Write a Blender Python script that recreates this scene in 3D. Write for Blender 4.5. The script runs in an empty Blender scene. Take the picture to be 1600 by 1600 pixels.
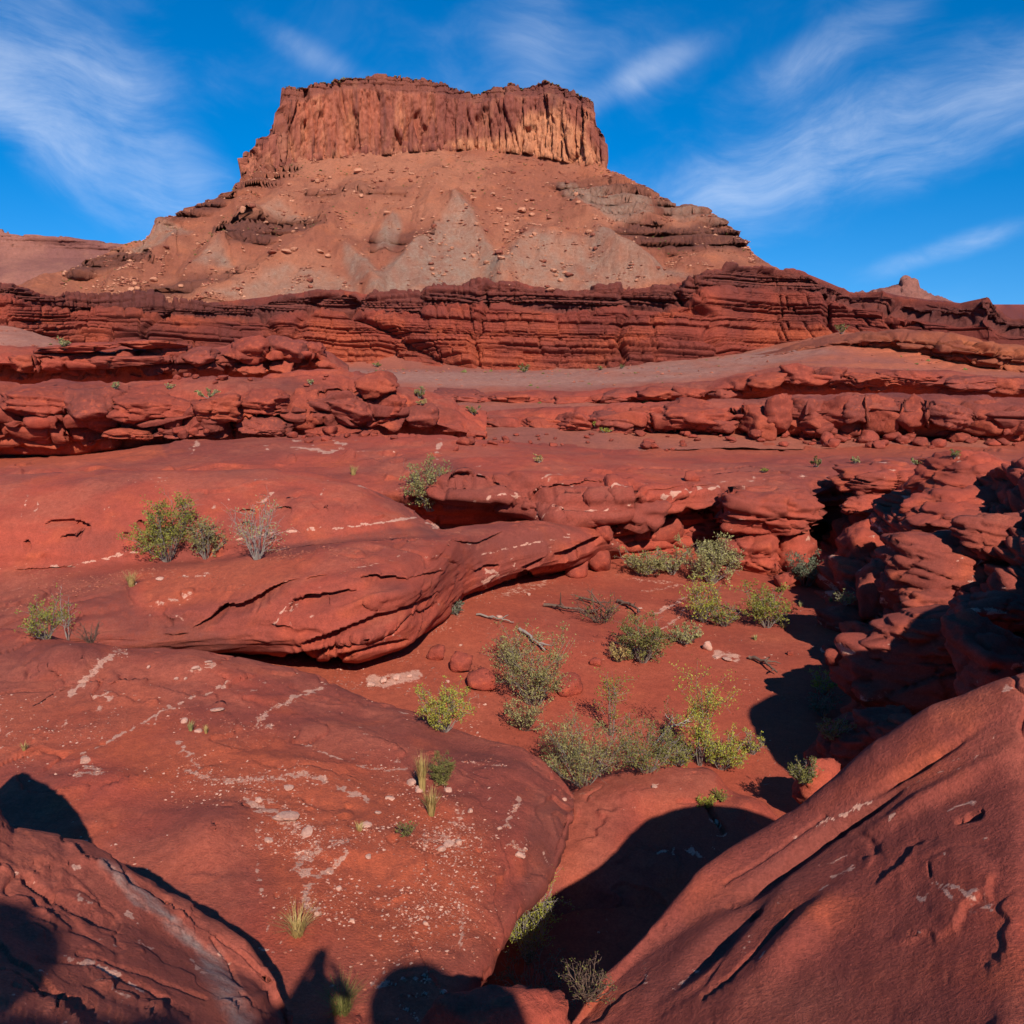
import bpy, bmesh, math, random
import numpy as np
from mathutils import Vector, Matrix

# ------------------------------------------------------------------ camera, sky, sun, exposure
scene = bpy.context.scene
C = scene.collection
F = 1351.0                       # focal length in photo pixels (photo is 1600 x 1600)
TH = math.radians(11.7)          # camera looks down by this much
CAMZ = 10.0                      # camera height over the floor of the wash
CT, ST = math.cos(TH), math.sin(TH)

cam_d = bpy.data.cameras.new('camera')
cam_d.sensor_width = 36.0
cam_d.lens = 36.0 * F / 1600.0
cam_d.clip_start = 0.05
cam_d.clip_end = 60000.0
cam = bpy.data.objects.new('camera', cam_d)
C.objects.link(cam)
cam.location = (0, 0, CAMZ)
cam.rotation_euler = (math.pi / 2 - TH, 0, 0)
scene.camera = cam


def pdir(px, py):
    u = (px - 800.0) / F
    v = (800.0 - py) / F
    return Vector((u, CT + v * ST, -ST + v * CT))


SUN = -pdir(505, 1483).normalized()           # the photographer's shadow marks the point opposite the sun
SUN_EL = math.asin(SUN.z)
SUN_AZ = math.atan2(SUN.x, SUN.y)

sun_d = bpy.data.lights.new('sun', 'SUN')
sun_d.energy = 4.6
sun_d.angle = math.radians(0.53)
sun_d.color = (1.0, 0.94, 0.85)
sun = bpy.data.objects.new('sun', sun_d)
C.objects.link(sun)
sun.location = (40, -60, 60)
sun.rotation_euler = SUN.to_track_quat('Z', 'Y').to_euler()

scene.view_settings.view_transform = 'Standard'
scene.view_settings.look = 'None'
scene.view_settings.exposure = 0.50
scene.cycles.use_adaptive_sampling = True
scene.cycles.adaptive_threshold = 0.025
scene.cycles.max_bounces = 4
scene.cycles.diffuse_bounces = 3
scene.cycles.glossy_bounces = 1
scene.cycles.transmission_bounces = 2
scene.cycles.transparent_max_bounces = 4
scene.view_settings.gamma = 1.0
scene.view_settings.use_curve_mapping = False


class NT:
    """small helper around a node tree"""
    def __init__(self, tree):
        self.t = tree
        self.n = tree.nodes
        self.n.clear()

    def add(self, typ, **kw):
        nd = self.n.new(typ)
        for k, v in kw.items():
            setattr(nd, k, v)
        return nd

    def link(self, a, b):
        self.t.links.new(a, b)

    def inp(self, nd, idx, val):
        if val is None:
            return
        s = nd.inputs[idx]
        if isinstance(val, bpy.types.NodeSocket):
            self.link(val, s)
        elif isinstance(val, (tuple, list)) and s.type == 'RGBA' and len(val) == 3:
            s.default_value = (*val, 1.0)
        else:
            s.default_value = val

    def math(self, op, a, b=None, c=None, clamp=False):
        nd = self.add('ShaderNodeMath', operation=op, use_clamp=clamp)
        self.inp(nd, 0, a); self.inp(nd, 1, b); self.inp(nd, 2, c)
        return nd.outputs[0]

    def vmath(self, op, a, b=None, out=0):
        nd = self.add('ShaderNodeVectorMath', operation=op)
        self.inp(nd, 0, a); self.inp(nd, 1, b)
        return nd.outputs[out]

    def noise(self, vec, scale, detail=4.0, rough=0.55, dist=0.0, out=0):
        nd = self.add('ShaderNodeTexNoise')
        self.inp(nd, 'Vector', vec); self.inp(nd, 'Scale', scale)
        self.inp(nd, 'Detail', detail); self.inp(nd, 'Roughness', rough); self.inp(nd, 'Distortion', dist)
        return nd.outputs[out]

    def voronoi(self, vec, scale, feature='F1', out=0, rand=1.0):
        nd = self.add('ShaderNodeTexVoronoi', feature=feature)
        self.inp(nd, 'Vector', vec); self.inp(nd, 'Scale', scale); self.inp(nd, 'Randomness', rand)
        return nd.outputs[out]

    def ramp(self, fac, lo, hi, a=0.0, b=1.0, smooth=True):
        nd = self.add('ShaderNodeMapRange', interpolation_type='SMOOTHSTEP' if smooth else 'LINEAR')
        self.inp(nd, 'Value', fac); self.inp(nd, 'From Min', lo); self.inp(nd, 'From Max', hi)
        self.inp(nd, 'To Min', a); self.inp(nd, 'To Max', b)
        return nd.outputs[0]

    def mix(self, fac, a, b, blend='MIX'):
        nd = self.add('ShaderNodeMix', data_type='RGBA', blend_type=blend)
        self.inp(nd, 'Factor', fac)
        for nm, v in (('A', a), ('B', b)):
            s = [q for q in nd.inputs if q.name == nm and q.type == 'RGBA'][0]
            if isinstance(v, bpy.types.NodeSocket):
                self.link(v, s)
            else:
                s.default_value = (*v, 1.0) if len(v) == 3 else v
        return [q for q in nd.outputs if q.type == 'RGBA'][0]

    def mapping(self, vec, loc=(0, 0, 0), rot=(0, 0, 0), scale=(1, 1, 1)):
        nd = self.add('ShaderNodeMapping')
        self.inp(nd, 'Vector', vec)
        nd.inputs['Location'].default_value = loc
        nd.inputs['Rotation'].default_value = rot
        nd.inputs['Scale'].default_value = scale
        return nd.outputs[0]


world = bpy.data.worlds.new('World')
scene.world = world
world.use_nodes = True
world.cycles.sampling_method = 'MANUAL'
world.cycles.sample_map_resolution = 256
W = NT(world.node_tree)
wo = W.add('ShaderNodeOutputWorld')
sky = W.add('ShaderNodeTexSky', sky_type='NISHITA', sun_disc=False)
sky.sun_elevation = SUN_EL
sky.sun_rotation = SUN_AZ
sky.altitude = 1300.0
sky.air_density = 1.0
sky.dust_density = 0.15
sky.ozone_density = 3.0
hs = W.add('ShaderNodeHueSaturation')
hs.inputs['Hue'].default_value = 0.503
hs.inputs['Saturation'].default_value = 1.48
hs.inputs['Value'].default_value = 1.0
W.link(sky.outputs[0], hs.inputs['Color'])
dirv = W.add('ShaderNodeTexCoord').outputs['Generated']
sep = W.add('ShaderNodeSeparateXYZ')
W.link(dirv, sep.inputs[0])
# clear desert air: the milky band at the horizon is thin, so the sky is read a little above it all round
lift = W.add('ShaderNodeCombineXYZ')
W.link(sep.outputs[0], lift.inputs[0]); W.link(sep.outputs[1], lift.inputs[1])
W.link(W.math('ADD', W.math('MULTIPLY', sep.outputs[2], 0.86), 0.14), lift.inputs[2])
W.link(W.vmath('NORMALIZE', lift.outputs[0]), sky.inputs[0])
# cirrus: soft veils with faint fibres, thick where the banks lie
warp = W.noise(dirv, 4.0, 2.0, 0.55, out=1)
wsc = W.vmath('SCALE', W.vmath('SUBTRACT', warp, (0.5, 0.5, 0.5)), None)
wsc.node.inputs['Scale'].default_value = 0.20
layw = W.vmath('ADD', dirv, wsc)


def sky_bank(px, py, rx, ry, rot):
    """soft elongated bank of cirrus around a direction, axes as angles"""
    d = pdir(px, py).normalized()
    r = Vector((d.y, -d.x, 0)).normalized()
    u = r.cross(d)
    c, s = math.cos(math.radians(rot)), math.sin(math.radians(rot))
    a = r * c + u * s
    b = u * c - r * s
    da = W.math('DIVIDE', W.vmath('DOT_PRODUCT', dirv, tuple(a), out=1), rx / F)
    db = W.math('DIVIDE', W.vmath('DOT_PRODUCT', dirv, tuple(b), out=1), ry / F)
    front = W.math('GREATER_THAN', W.vmath('DOT_PRODUCT', dirv, tuple(d), out=1), 0.0)
    rr = W.math('SQRT', W.math('ADD', W.math('MULTIPLY', da, da), W.math('MULTIPLY', db, db)))
    return W.math('MULTIPLY', W.ramp(rr, 1.0, 0.0), front)


banks = [(120, 190, 360, 150, -38, 1.0), (300, 310, 190, 75, -25, .55), (1250, 255, 470, 120, 16, 1.0), (1500, 170, 300, 130, 8, .55),
         (1000, 118, 180, 34, 24, .5), (840, 70, 140, 90, -50, .45), (1500, 385, 170, 28, 16, .9),
         (1270, 90, 240, 50, 24, .6), (500, 92, 170, 30, -24, .38), (40, 50, 320, 160, -30, .4)]
bank = None
for (px, py, rx, ry, rot, st) in banks:
    m = W.math('MULTIPLY', sky_bank(px, py, rx, ry, rot), st)
    bank = m if bank is None else W.math('ADD', bank, m)
far_bank = W.math('MULTIPLY', W.ramp(warp.node.outputs[0], 0.5, 0.75), W.ramp(sep.outputs[1], 0.55, 0.2))
bank = W.math('ADD', bank, W.math('MULTIPLY', far_bank, 0.8))
st1 = W.noise(W.mapping(layw, rot=(0, 0.25, 0), scale=(3.0, 3.0, 6.5)), 1.5, 6.0, 0.58)
st2 = W.noise(W.mapping(layw, rot=(0, 0.45, 0), scale=(3.0, 3.0, 14.0)), 4.0, 6.0, 0.68)
streak = W.math('ADD', W.math('MULTIPLY', st1, 0.70), W.math('MULTIPLY', st2, 0.30))
bank = W.math('MINIMUM', bank, 1.1)
cl = W.math('MULTIPLY', W.ramp(streak, 0.25, 0.80), W.ramp(W.math('ADD', bank, W.math('MULTIPLY', W.math('SUBTRACT', st1, 0.5), 1.3)), 0.0, 1.15))
cl = W.math('MULTIPLY', cl, 0.50, clamp=True)
bgc = W.mix(cl, hs.outputs[0], (6.6, 7.2, 8.2))
bg = W.add('ShaderNodeBackground')
W.link(bgc, bg.inputs[0])
bg.inputs[1].default_value = 0.098
W.link(bg.outputs[0], wo.inputs[0])

# ------------------------------------------------------------------ numeric helpers
f32 = np.float32


def _hash(ix, iy, iz, seed):
    h = (ix.astype(np.uint32) * np.uint32(374761393) + iy.astype(np.uint32) * np.uint32(668265263)
         + iz.astype(np.uint32) * np.uint32(2246822519) + np.uint32((seed * 3266489917) & 0xffffffff))
    h ^= h >> np.uint32(15); h *= np.uint32(2246822519)
    h ^= h >> np.uint32(13); h *= np.uint32(3266489917)
    h ^= h >> np.uint32(16)
    return h


def _ii(a):
    fl = np.floor(a)
    return fl.astype(np.int64), (a - fl).astype(f32)


def perlin(x, y, z, seed=0):
    x, y, z = np.broadcast_arrays(x, y, z)
    ix, fx = _ii(x); iy, fy = _ii(y); iz, fz = _ii(z)
    ux = fx * fx * fx * (fx * (fx * 6 - 15) + 10)
    uy = fy * fy * fy * (fy * (fy * 6 - 15) + 10)
    uz = fz * fz * fz * (fz * (fz * 6 - 15) + 10)
    out = np.zeros(x.shape, f32)
    for dx in (0, 1):
        wx = ux if dx else 1 - ux
        for dy in (0, 1):
            wy = uy if dy else 1 - uy
            for dz in (0, 1):
                wz = uz if dz else 1 - uz
                h = _hash(ix + dx, iy + dy, iz + dz, seed)
                gx = (h & np.uint32(1023)).astype(f32) / 511.5 - 1
                gy = ((h >> np.uint32(10)) & np.uint32(1023)).astype(f32) / 511.5 - 1
                gz = ((h >> np.uint32(20)) & np.uint32(1023)).astype(f32) / 511.5 - 1
                out += wx * wy * wz * (gx * (fx - dx) + gy * (fy - dy) + gz * (fz - dz))
    return out * 1.1


def fbm(x, y, z, octaves=4, seed=0, gain=0.5, lac=2.03, ridged=False):
    out = 0.0; a = 1.0; t = 0.0
    for o in range(octaves):
        n = perlin(x, y, z, seed + o * 17)
        if ridged:
            n = 1 - 2 * np.abs(n) * 1.6
        out = out + a * n; t += a
        a *= gain; x = x * lac + 3.1; y = y * lac + 1.7; z = z * lac + 5.3
    return out / t


def worley(x, y, z, seed=0):
    """F1, F2 and a random number of the nearest cell"""
    x, y, z = np.broadcast_arrays(x, y, z)
    ix, fx = _ii(x); iy, fy = _ii(y); iz, fz = _ii(z)
    F1 = np.full(x.shape, 9.0, f32); F2 = F1.copy(); ID = np.zeros(x.shape, f32)
    for dx in (-1, 0, 1):
        for dy in (-1, 0, 1):
            for dz in (-1, 0, 1):
                h = _hash(ix + dx, iy + dy, iz + dz, seed)
                cx = (h & np.uint32(1023)).astype(f32) / 1023 + dx - fx
                cy = ((h >> np.uint32(10)) & np.uint32(1023)).astype(f32) / 1023 + dy - fy
                cz = ((h >> np.uint32(20)) & np.uint32(1023)).astype(f32) / 1023 + dz - fz
                d = np.sqrt(cx * cx + cy * cy + cz * cz)
                rnd = ((h * np.uint32(2654435761)) >> np.uint32(8)).astype(f32) / float(1 << 24)
                near = d < F1
                F2 = np.where(near, F1, np.minimum(F2, d))
                ID = np.where(near, rnd, ID)
                F1 = np.where(near, d, F1)
    return F1, F2, ID


def sstep(a, b, x):
    t = np.clip((x - a) / (b - a), 0, 1)
    return t * t * (3 - 2 * t)


def pillow(x, y, z, size, seed, crack=0.22):
    """rounded blocks parted by cracks: interior 1, crack 0; and a random number for each block"""
    F1, F2, ID = worley(x / size[0], y / size[1], z / size[2], seed)
    return sstep(0.0, crack, F2 - F1), ID


def strata(s, z, seed, thick=(0.6, 2.2), width=(2.0, 7.0), zmin=-40, zmax=400, wob=0.5, gw=(.22, .28)):
    """beds of uneven thickness cut into blocks: offset per block (0..1), groove depth (0..1), bed number"""
    rng = np.random.default_rng(seed)
    zz = z + wob * fbm(s / 14.0, z * 0.0 + seed, z / 30.0, 3, seed)
    n = int((zmax - zmin) / (0.5 * (thick[0] + thick[1]))) + 10
    th = thick[0] + (thick[1] - thick[0]) * rng.random(n) ** 1.6
    edge = zmin + np.concatenate([[0], np.cumsum(th)])
    i = np.clip(np.searchsorted(edge, zz.ravel()).reshape(zz.shape) - 1, 0, n - 1)
    zl = zz - edge[i]; tk = th[i]
    wd = width[0] + (width[1] - width[0]) * rng.random(n)
    ph = rng.random(n) * 50
    sw = s + 0.35 * wd[i] * perlin(s / (wd[i] * 0.9), i * 7.3, z * 0.02, seed + 5)
    q = sw / wd[i] + ph[i]
    b = np.floor(q); fr = q - b
    h = _hash(b.astype(np.int64), i.astype(np.int64), np.zeros_like(i), seed).astype(np.float64) / 2 ** 32
    bed = rng.random(n)[i]
    dz = np.minimum(zl, tk - zl) / np.minimum(tk, 1.2)
    ds = np.minimum(fr, 1 - fr) * wd[i] / 1.2
    gz = 1 - sstep(0.0, gw[0], dz)
    gs = (1 - sstep(0.0, gw[1], ds)) * (h > 0.25)
    return 0.55 * bed + 0.45 * h, np.maximum(gz, gs), bed


# ------------------------------------------------------------------ mesh helpers
def link_obj(o, parent=None):
    C.objects.link(o)
    if parent is not None:
        o.parent = parent
    return o


def mesh_np(name, V, quads=None, tris=None, mat=None, smooth=True, attrs=None, tint=None):
    me = bpy.data.meshes.new(name)
    V = np.asarray(V, f32).reshape(-1, 3)
    me.vertices.add(len(V))
    me.vertices.foreach_set('co', V.ravel())
    loops = []; starts = []; n0 = 0
    if quads is not None and len(quads):
        quads = np.asarray(quads, np.int32)
        loops.append(quads.ravel()); starts.append(np.arange(len(quads)) * 4); n0 = len(quads) * 4
    if tris is not None and len(tris):
        tris = np.asarray(tris, np.int32)
        loops.append(tris.ravel()); starts.append(n0 + np.arange(len(tris)) * 3)
    L = np.concatenate(loops); S = np.concatenate(starts)
    me.loops.add(len(L)); me.loops.foreach_set('vertex_index', L.astype(np.int32))
    me.polygons.add(len(S)); me.polygons.foreach_set('loop_start', S.astype(np.int32))
    me.polygons.foreach_set('use_smooth', np.full(len(S), smooth))
    me.update(calc_edges=True)
    if attrs is not None:
        a = me.attributes.new('mask', 'FLOAT_COLOR', 'POINT')
        a.data.foreach_set('color', np.ascontiguousarray(attrs, f32).ravel())
    if tint is not None:
        a = me.attributes.new('tint', 'FLOAT_COLOR', 'POINT')
        a.data.foreach_set('color', np.ascontiguousarray(tint, f32).ravel())
    if mat is not None:
        me.materials.append(mat)
    return me


def tag(o, label=None, cat=None, group=None, kind=None):
    if label: o['label'] = label
    if cat: o['category'] = cat
    if group: o['group'] = group
    if kind: o['kind'] = kind
    return o


def rel_of(py, Y):
    v = (800.0 - py) / F
    return Y * (-ST + v * CT) / (CT + v * ST)


def world_of(px, Y, rel):
    d = Y * CT - rel * ST
    return (px - 800.0) / F * d, Y, rel + CAMZ


def project(X, Y, Z):
    rel = Z - CAMZ
    d = np.maximum(Y * CT - rel * ST, 1e-3)
    u = Y * ST + rel * CT
    return 800 + F * X / d, 800 - F * u / d


def gsmooth(a, sig):
    if sig <= 0:
        return a
    r = int(3 * sig) + 1
    k = np.exp(-0.5 * (np.arange(-r, r + 1) / sig) ** 2); k /= k.sum()
    return np.convolve(np.pad(a, r, mode='edge'), k, mode='valid')


def polydist(PX, PY, pts):
    """distance in photo pixels from each point to a polyline"""
    out = np.full(PX.shape, 1e9, f32)
    for (x0, y0), (x1, y1) in zip(pts[:-1], pts[1:]):
        dx, dy = x1 - x0, y1 - y0
        L = dx * dx + dy * dy + 1e-9
        t = np.clip(((PX - x0) * dx + (PY - y0) * dy) / L, 0, 1)
        out = np.minimum(out, np.hypot(PX - x0 - t * dx, PY - y0 - t * dy))
    return out


def inpoly(PX, PY, pts):
    ins = np.zeros(PX.shape, bool)
    n = len(pts)
    for i in range(n):
        x0, y0 = pts[i]; x1, y1 = pts[(i + 1) % n]
        c = ((y0 > PY) != (y1 > PY)) & (PX < (x1 - x0) * (PY - y0) / (y1 - y0 + 1e-9) + x0)
        ins ^= c
    return ins


def soft_poly(PX, PY, pts, soft):
    d = polydist(PX, PY, list(pts) + [pts[0]])
    s = np.where(inpoly(PX, PY, pts), d, -d)
    return sstep(-soft, soft, s)


class Sheet:
    """A skin of rock lofted through contour lines. Each contour is a list of knots; 'p' knots are photo pixel and distance,
    'z' knots are photo column, height against the eye and distance."""
    def __init__(self, x0, x1, dx, rows, segs, sig=5.0, tens=0.0, wob=0.0, seed=0):
        px = np.arange(x0, x1 + dx * 0.5, dx)
        self.px = px
        Ys, Rs = [], []
        for k, row in enumerate(rows):
            kind, kn = row[0], np.array(row[1], float)
            sg = (row[2] if len(row) > 2 else sig) / dx
            a = np.interp(px, kn[:, 0], kn[:, 1]); Y = np.interp(px, kn[:, 0], kn[:, 2])
            if kind == 'p':
                a = gsmooth(a, sg)
                if wob:
                    a = a + wob * fbm(px / 60.0, px * 0 + k * 3.7, px * 0 + seed, 4, seed + 3)
            else:
                a = gsmooth(a, sg)
            Y = gsmooth(Y, max(sg, 12 / dx))
            Ys.append(Y); Rs.append(rel_of(a, Y) if kind == 'p' else a)
        Ys = np.array(Ys); Rs = np.array(Rs)
        gy, gr, gt = [], [], []
        n = len(rows)
        for i in range(n - 1):
            p0, p1, p2, p3 = max(i - 1, 0), i, i + 1, min(i + 2, n - 1)
            m = segs[i]
            for t in np.arange(m) / m:
                for G, A in ((gy, Ys), (gr, Rs)):
                    m1 = 0.5 * (1 - tens) * (A[p2] - A[p0]); m2 = 0.5 * (1 - tens) * (A[p3] - A[p1])
                    # keep tangents in proportion to the chord so the skin does not loop
                    ch = np.abs(Ys[p2] - Ys[p1]) + np.abs(Rs[p2] - Rs[p1]) + 1e-6
                    m1 = np.clip(m1, -2.0 * ch, 2.0 * ch); m2 = np.clip(m2, -2.0 * ch, 2.0 * ch)
                    t2, t3 = t * t, t * t * t
                    G.append((2 * t3 - 3 * t2 + 1) * A[p1] + (t3 - 2 * t2 + t) * m1 + (-2 * t3 + 3 * t2) * A[p2] + (t3 - t2) * m2)
                gt.append(i + t)
        gy.append(Ys[-1]); gr.append(Rs[-1]); gt.append(n - 1)
        Y = np.array(gy); R = np.array(gr)
        PXg = np.broadcast_to(px, Y.shape)
        X, Y, Z = world_of(PXg, Y, R)
        self.P = np.stack([X, Y, Z], -1).astype(f32)
        self.t = np.broadcast_to(np.array(gt)[:, None], Y.shape)
        self.mask = np.zeros(Y.shape + (4,), f32)
        self.upd()
        self.px0, self.py0 = self.PX.copy(), self.PY.copy()

    def upd(self):
        P = self.P
        du = np.gradient(P, axis=1); dv = np.gradient(P, axis=0)
        n = np.cross(du, dv)
        n /= np.linalg.norm(n, axis=-1, keepdims=True) + 1e-9
        flip = np.sign((n * (P - np.array([0, 0, CAMZ], f32))).sum(-1, keepdims=True))
        # outward = the side that faces up or the eye, consistent over the sheet
        if np.median(flip) > 0:
            n = -n
        self.N = n
        self.PX, self.PY = project(P[..., 0], P[..., 1], P[..., 2])

    def xyz(self):
        return self.P[..., 0], self.P[..., 1], self.P[..., 2]

    def push(self, d, vec=None):
        self.P = self.P + (self.N if vec is None else np.array(vec, f32)) * np.asarray(d, f32)[..., None]
        self.upd()

    def jit(self, amp, scale):
        a = amp * fbm(self.px0 / scale, self.py0 / scale, self.px0 * 0 + 7, 4, 91)
        b = amp * fbm(self.px0 / scale, self.py0 / scale, self.px0 * 0 + 77, 4, 92)
        return self.px0 + a, self.py0 + b

    def carve(self, lines, jit=(5, 18)):
        """cut crevices: (points, half width in pixels, depth in metres)"""
        x, y = self.jit(*jit)
        d = np.zeros(x.shape, f32)
        for pts, w, dep in lines:
            q = polydist(x, y, pts)
            d = np.maximum(d, dep * np.clip(1 - q / w, 0, 1) ** 0.6)
        self.push(-d)

    def undercut(self, lines, jit=(4, 16), vec=(0, 1, 0.06)):
        """overhanging brows: (points from left to right, height of the recess in pixels, depth in metres)"""
        x, y = self.jit(*jit)
        d = np.zeros(x.shape, f32)
        rag = 1 + .5 * fbm(self.px0 / 12, self.py0 * 0, self.px0 * 0 + 3, 3, 93)
        for pts, w, dep in lines:
            pts = sorted(pts)
            xs = [p[0] for p in pts]
            yl = np.interp(x, xs, [p[1] for p in pts])
            end = np.clip(np.minimum(x - xs[0], xs[-1] - x) / (.22 * (xs[-1] - xs[0]) + 1e-6), 0, 1) ** .7
            q = y - yl
            ww = w * rag * (.35 + .65 * end)
            d = np.maximum(d, dep * end * np.where(q > 0, np.clip(1 - q / ww, 0, 1) ** .8, np.clip(1 + q / 1.2, 0, 1)))
        self.push(d, vec)

    def holes(self, spots, jit=(2, 12), vec=(0, 1, 0.35)):
        """weathered hollows: (x, y, rx, ry, depth)"""
        x, y = self.jit(*jit)
        d = np.zeros(x.shape, f32)
        for (cx, cy, rx, ry, dep) in spots:
            r2 = ((x - cx) / rx) ** 2 + ((y - cy) / ry) ** 2
            d = np.maximum(d, dep * np.clip(1.3 * (1 - r2), 0, 1) ** .5)
        self.push(d, vec)

    def bump(self, spots, jit=(3, 20)):
        """(x, y, rx, ry, rot, height in metres) rounded swellings, or hollows when negative"""
        x, y = self.jit(*jit)
        d = np.zeros(x.shape, f32)
        for (cx, cy, rx, ry, rot, h) in spots:
            c, s = math.cos(math.radians(rot)), math.sin(math.radians(rot))
            a = ((x - cx) * c - (y - cy) * s) / rx; b = ((x - cx) * s + (y - cy) * c) / ry
            r2 = a * a + b * b
            d += h * (np.sqrt(np.clip(1 - r2, 0, 1)) if (h < 0 and rx < 20) else np.exp(-2.2 * r2))
        self.push(d)

    def paint(self, ch, shapes, jit=(4, 14)):
        """polyline (points, half width, strength) or polygon ('poly', points, soft edge, strength) into a mask channel"""
        x, y = self.jit(*jit)
        m = self.mask[..., ch]
        rough = None
        for s in shapes:
            if s[0] == 'poly':
                v = soft_poly(x, y, s[1], s[2]) * s[3]
            else:
                pts, w, st = s
                dd = polydist(x, y, pts)
                if ch == 0:
                    if rough is None:
                        rough = fbm(self.px0 / 16, self.py0 / 5, self.px0 * 0 + 2, 5, 95)
                    v = min(st, 1.0) * sstep(.1, .9, np.clip(1.2 - dd / (1.25 * w), 0, 2) * (.3 + .3 * st) + 1.7 * rough * (dd < 2.0 * w))
                else:
                    v = st * np.clip(1.4 - dd / w, 0, 1)
            np.maximum(m, v, out=m)

    def mesh(self, name, mat, smooth=True):
        nr, nc = self.P.shape[:2]
        i = (np.arange(nr - 1)[:, None] * nc + np.arange(nc - 1)[None]).ravel()
        q = np.stack([i, i + 1, i + nc + 1, i + nc], -1)
        tint = tint_attr(self.P, self.N, self.mask, MATP[mat.name])
        me = mesh_np(name, self.P, quads=q, mat=mat, smooth=smooth, attrs=self.mask.reshape(-1, 4), tint=tint.reshape(-1, 4))
        # make faces look outward
        nrm = me.polygons[len(me.polygons) // 2].normal
        vec = self.N.reshape(-1, 3)[q[len(q) // 2][0]]
        if Vector(vec).dot(nrm) < 0:
            me.flip_normals()
        return me

    def build(self, name, mat, label, kind='structure', parent=None, smooth=True):
        o = link_obj(bpy.data.objects.new(name, self.mesh(name, mat, smooth)), parent)
        if parent is None:
            tag(o, label, None, None, kind)
        return o


# ------------------------------------------------------------------ materials
def bsdf_out(T, color, rough=0.9, bump=None, bump_str=0.5, bump_dist=0.1, spec=0.25):
    out = T.add('ShaderNodeOutputMaterial')
    b = T.add('ShaderNodeBsdfPrincipled')
    T.inp(b, 'Base Color', color); T.inp(b, 'Roughness', rough)
    T.inp(b, 'Specular IOR Level', spec)
    if bump is not None:
        bn = T.add('ShaderNodeBump')
        T.inp(bn, 'Strength', bump_str); T.inp(bn, 'Distance', bump_dist); T.inp(bn, 'Height', bump)
        T.link(bn.outputs[0], b.inputs['Normal'])
    T.link(b.outputs[0], out.inputs[0])
    return b


def new_mat(name):
    m = bpy.data.materials.new(name)
    m.use_nodes = True
    return m, NT(m.node_tree)


RED = (0.325, 0.057, 0.032)
REDDARK = (0.225, 0.047, 0.031)
ORANGE = (0.375, 0.074, 0.031)
SAND = (0.345, 0.088, 0.050)
PALE = (0.47, 0.235, 0.165)
VARN = (0.100, 0.034, 0.028)


MATP = {}


def rock_mat(name, s=1.0, red=RED, dark=REDDARK, orange=ORANGE, dust=0.5, veins=0.6, chips=0.0, varnish=0.5, bump=0.8, bed=0.35, gray=(0.30, 0.22, 0.165), bdist=None, own=False, stretch=1.0):
    """weathered red sandstone; s is the size of its features in metres.
    mask: R pale veins, G grey clay, B dark varnish, A orange wash; tint: R red or dark bed, G orange mottle, B dust, A bedding"""
    m, T = new_mat(name)
    MATP[name] = dict(stretch=stretch, s=s, dust=dust, veins=veins, chips=chips, varnish=varnish, bed=bed)
    pos = T.add('ShaderNodeTexCoord').outputs['Object']
    if stretch != 1.0:
        pos = T.mapping(pos, scale=(1, 1, stretch))
    fine = T.noise(pos, 6.0 / s, 4, 0.65)
    grain = T.noise(pos, 26.0 / s, 4, 0.78)
    if own:
        big = T.ramp(T.noise(pos, 0.5 / s, 3, 0.6), 0.36, 0.64)
        col = T.mix(big, dark, red)
        col = T.mix(T.math('MULTIPLY', T.ramp(fine, 0.52, 0.7), 0.5), col, orange)
        va = 0.0
    else:
        at = T.add('ShaderNodeAttribute', attribute_name='mask')
        sepc = T.add('ShaderNodeSeparateColor')
        T.link(at.outputs['Color'], sepc.inputs[0])
        a2 = T.add('ShaderNodeAttribute', attribute_name='tint')
        sep2 = T.add('ShaderNodeSeparateColor')
        T.link(a2.outputs['Color'], sep2.inputs[0])
        jig = T.ramp(fine, 0.3, 0.7, 0.65, 1.3, smooth=False)
        col = T.mix(sep2.outputs[0], dark, red)
        col = T.mix(T.math('MULTIPLY', sep2.outputs[1], jig, clamp=True), col, orange)
        col = T.mix(T.math('MULTIPLY', a2.outputs['Alpha'], jig, clamp=True), col, dark)
        col = T.mix(T.math('MULTIPLY', sepc.outputs[2], jig, clamp=True), col, VARN)
        col = T.mix(T.math('MULTIPLY', sep2.outputs[2], jig, clamp=True), col, SAND)
        col = T.mix(T.math('MULTIPLY', at.outputs['Alpha'], jig, clamp=True), col, orange)
        col = T.mix(T.math('MULTIPLY', sepc.outputs[1], jig, clamp=True), col, gray)
        va = T.ramp(T.math('ADD', sepc.outputs[0], T.math('ADD', T.math('MULTIPLY', T.math('SUBTRACT', fine, 0.5), 1.3), T.math('MULTIPLY', T.math('SUBTRACT', grain, 0.5), 0.8))), 0.42, 0.70)
        va = T.math('MULTIPLY', va, T.math('GREATER_THAN', sepc.outputs[0], 0.04))
        col = T.mix(T.math('MULTIPLY', va, 0.92), col, PALE)
    gr = T.math('MULTIPLY', T.ramp(grain, 0.33, 0.67, 0.76, 1.24, smooth=False), T.ramp(fine, 0.3, 0.7, 0.86, 1.14, smooth=False))
    gcol = T.add('ShaderNodeCombineColor')
    for k in range(3):
        T.link(gr, gcol.inputs[k])
    col = T.mix(1.0, col, gcol.outputs[0], 'MULTIPLY')
    h = T.math('ADD', T.math('MULTIPLY', fine, 0.18), T.math('MULTIPLY', grain, 0.34))
    bsdf_out(T, col, 0.92, h, bump, 0.22 * s if bdist is None else bdist, 0.2)
    return m


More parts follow.
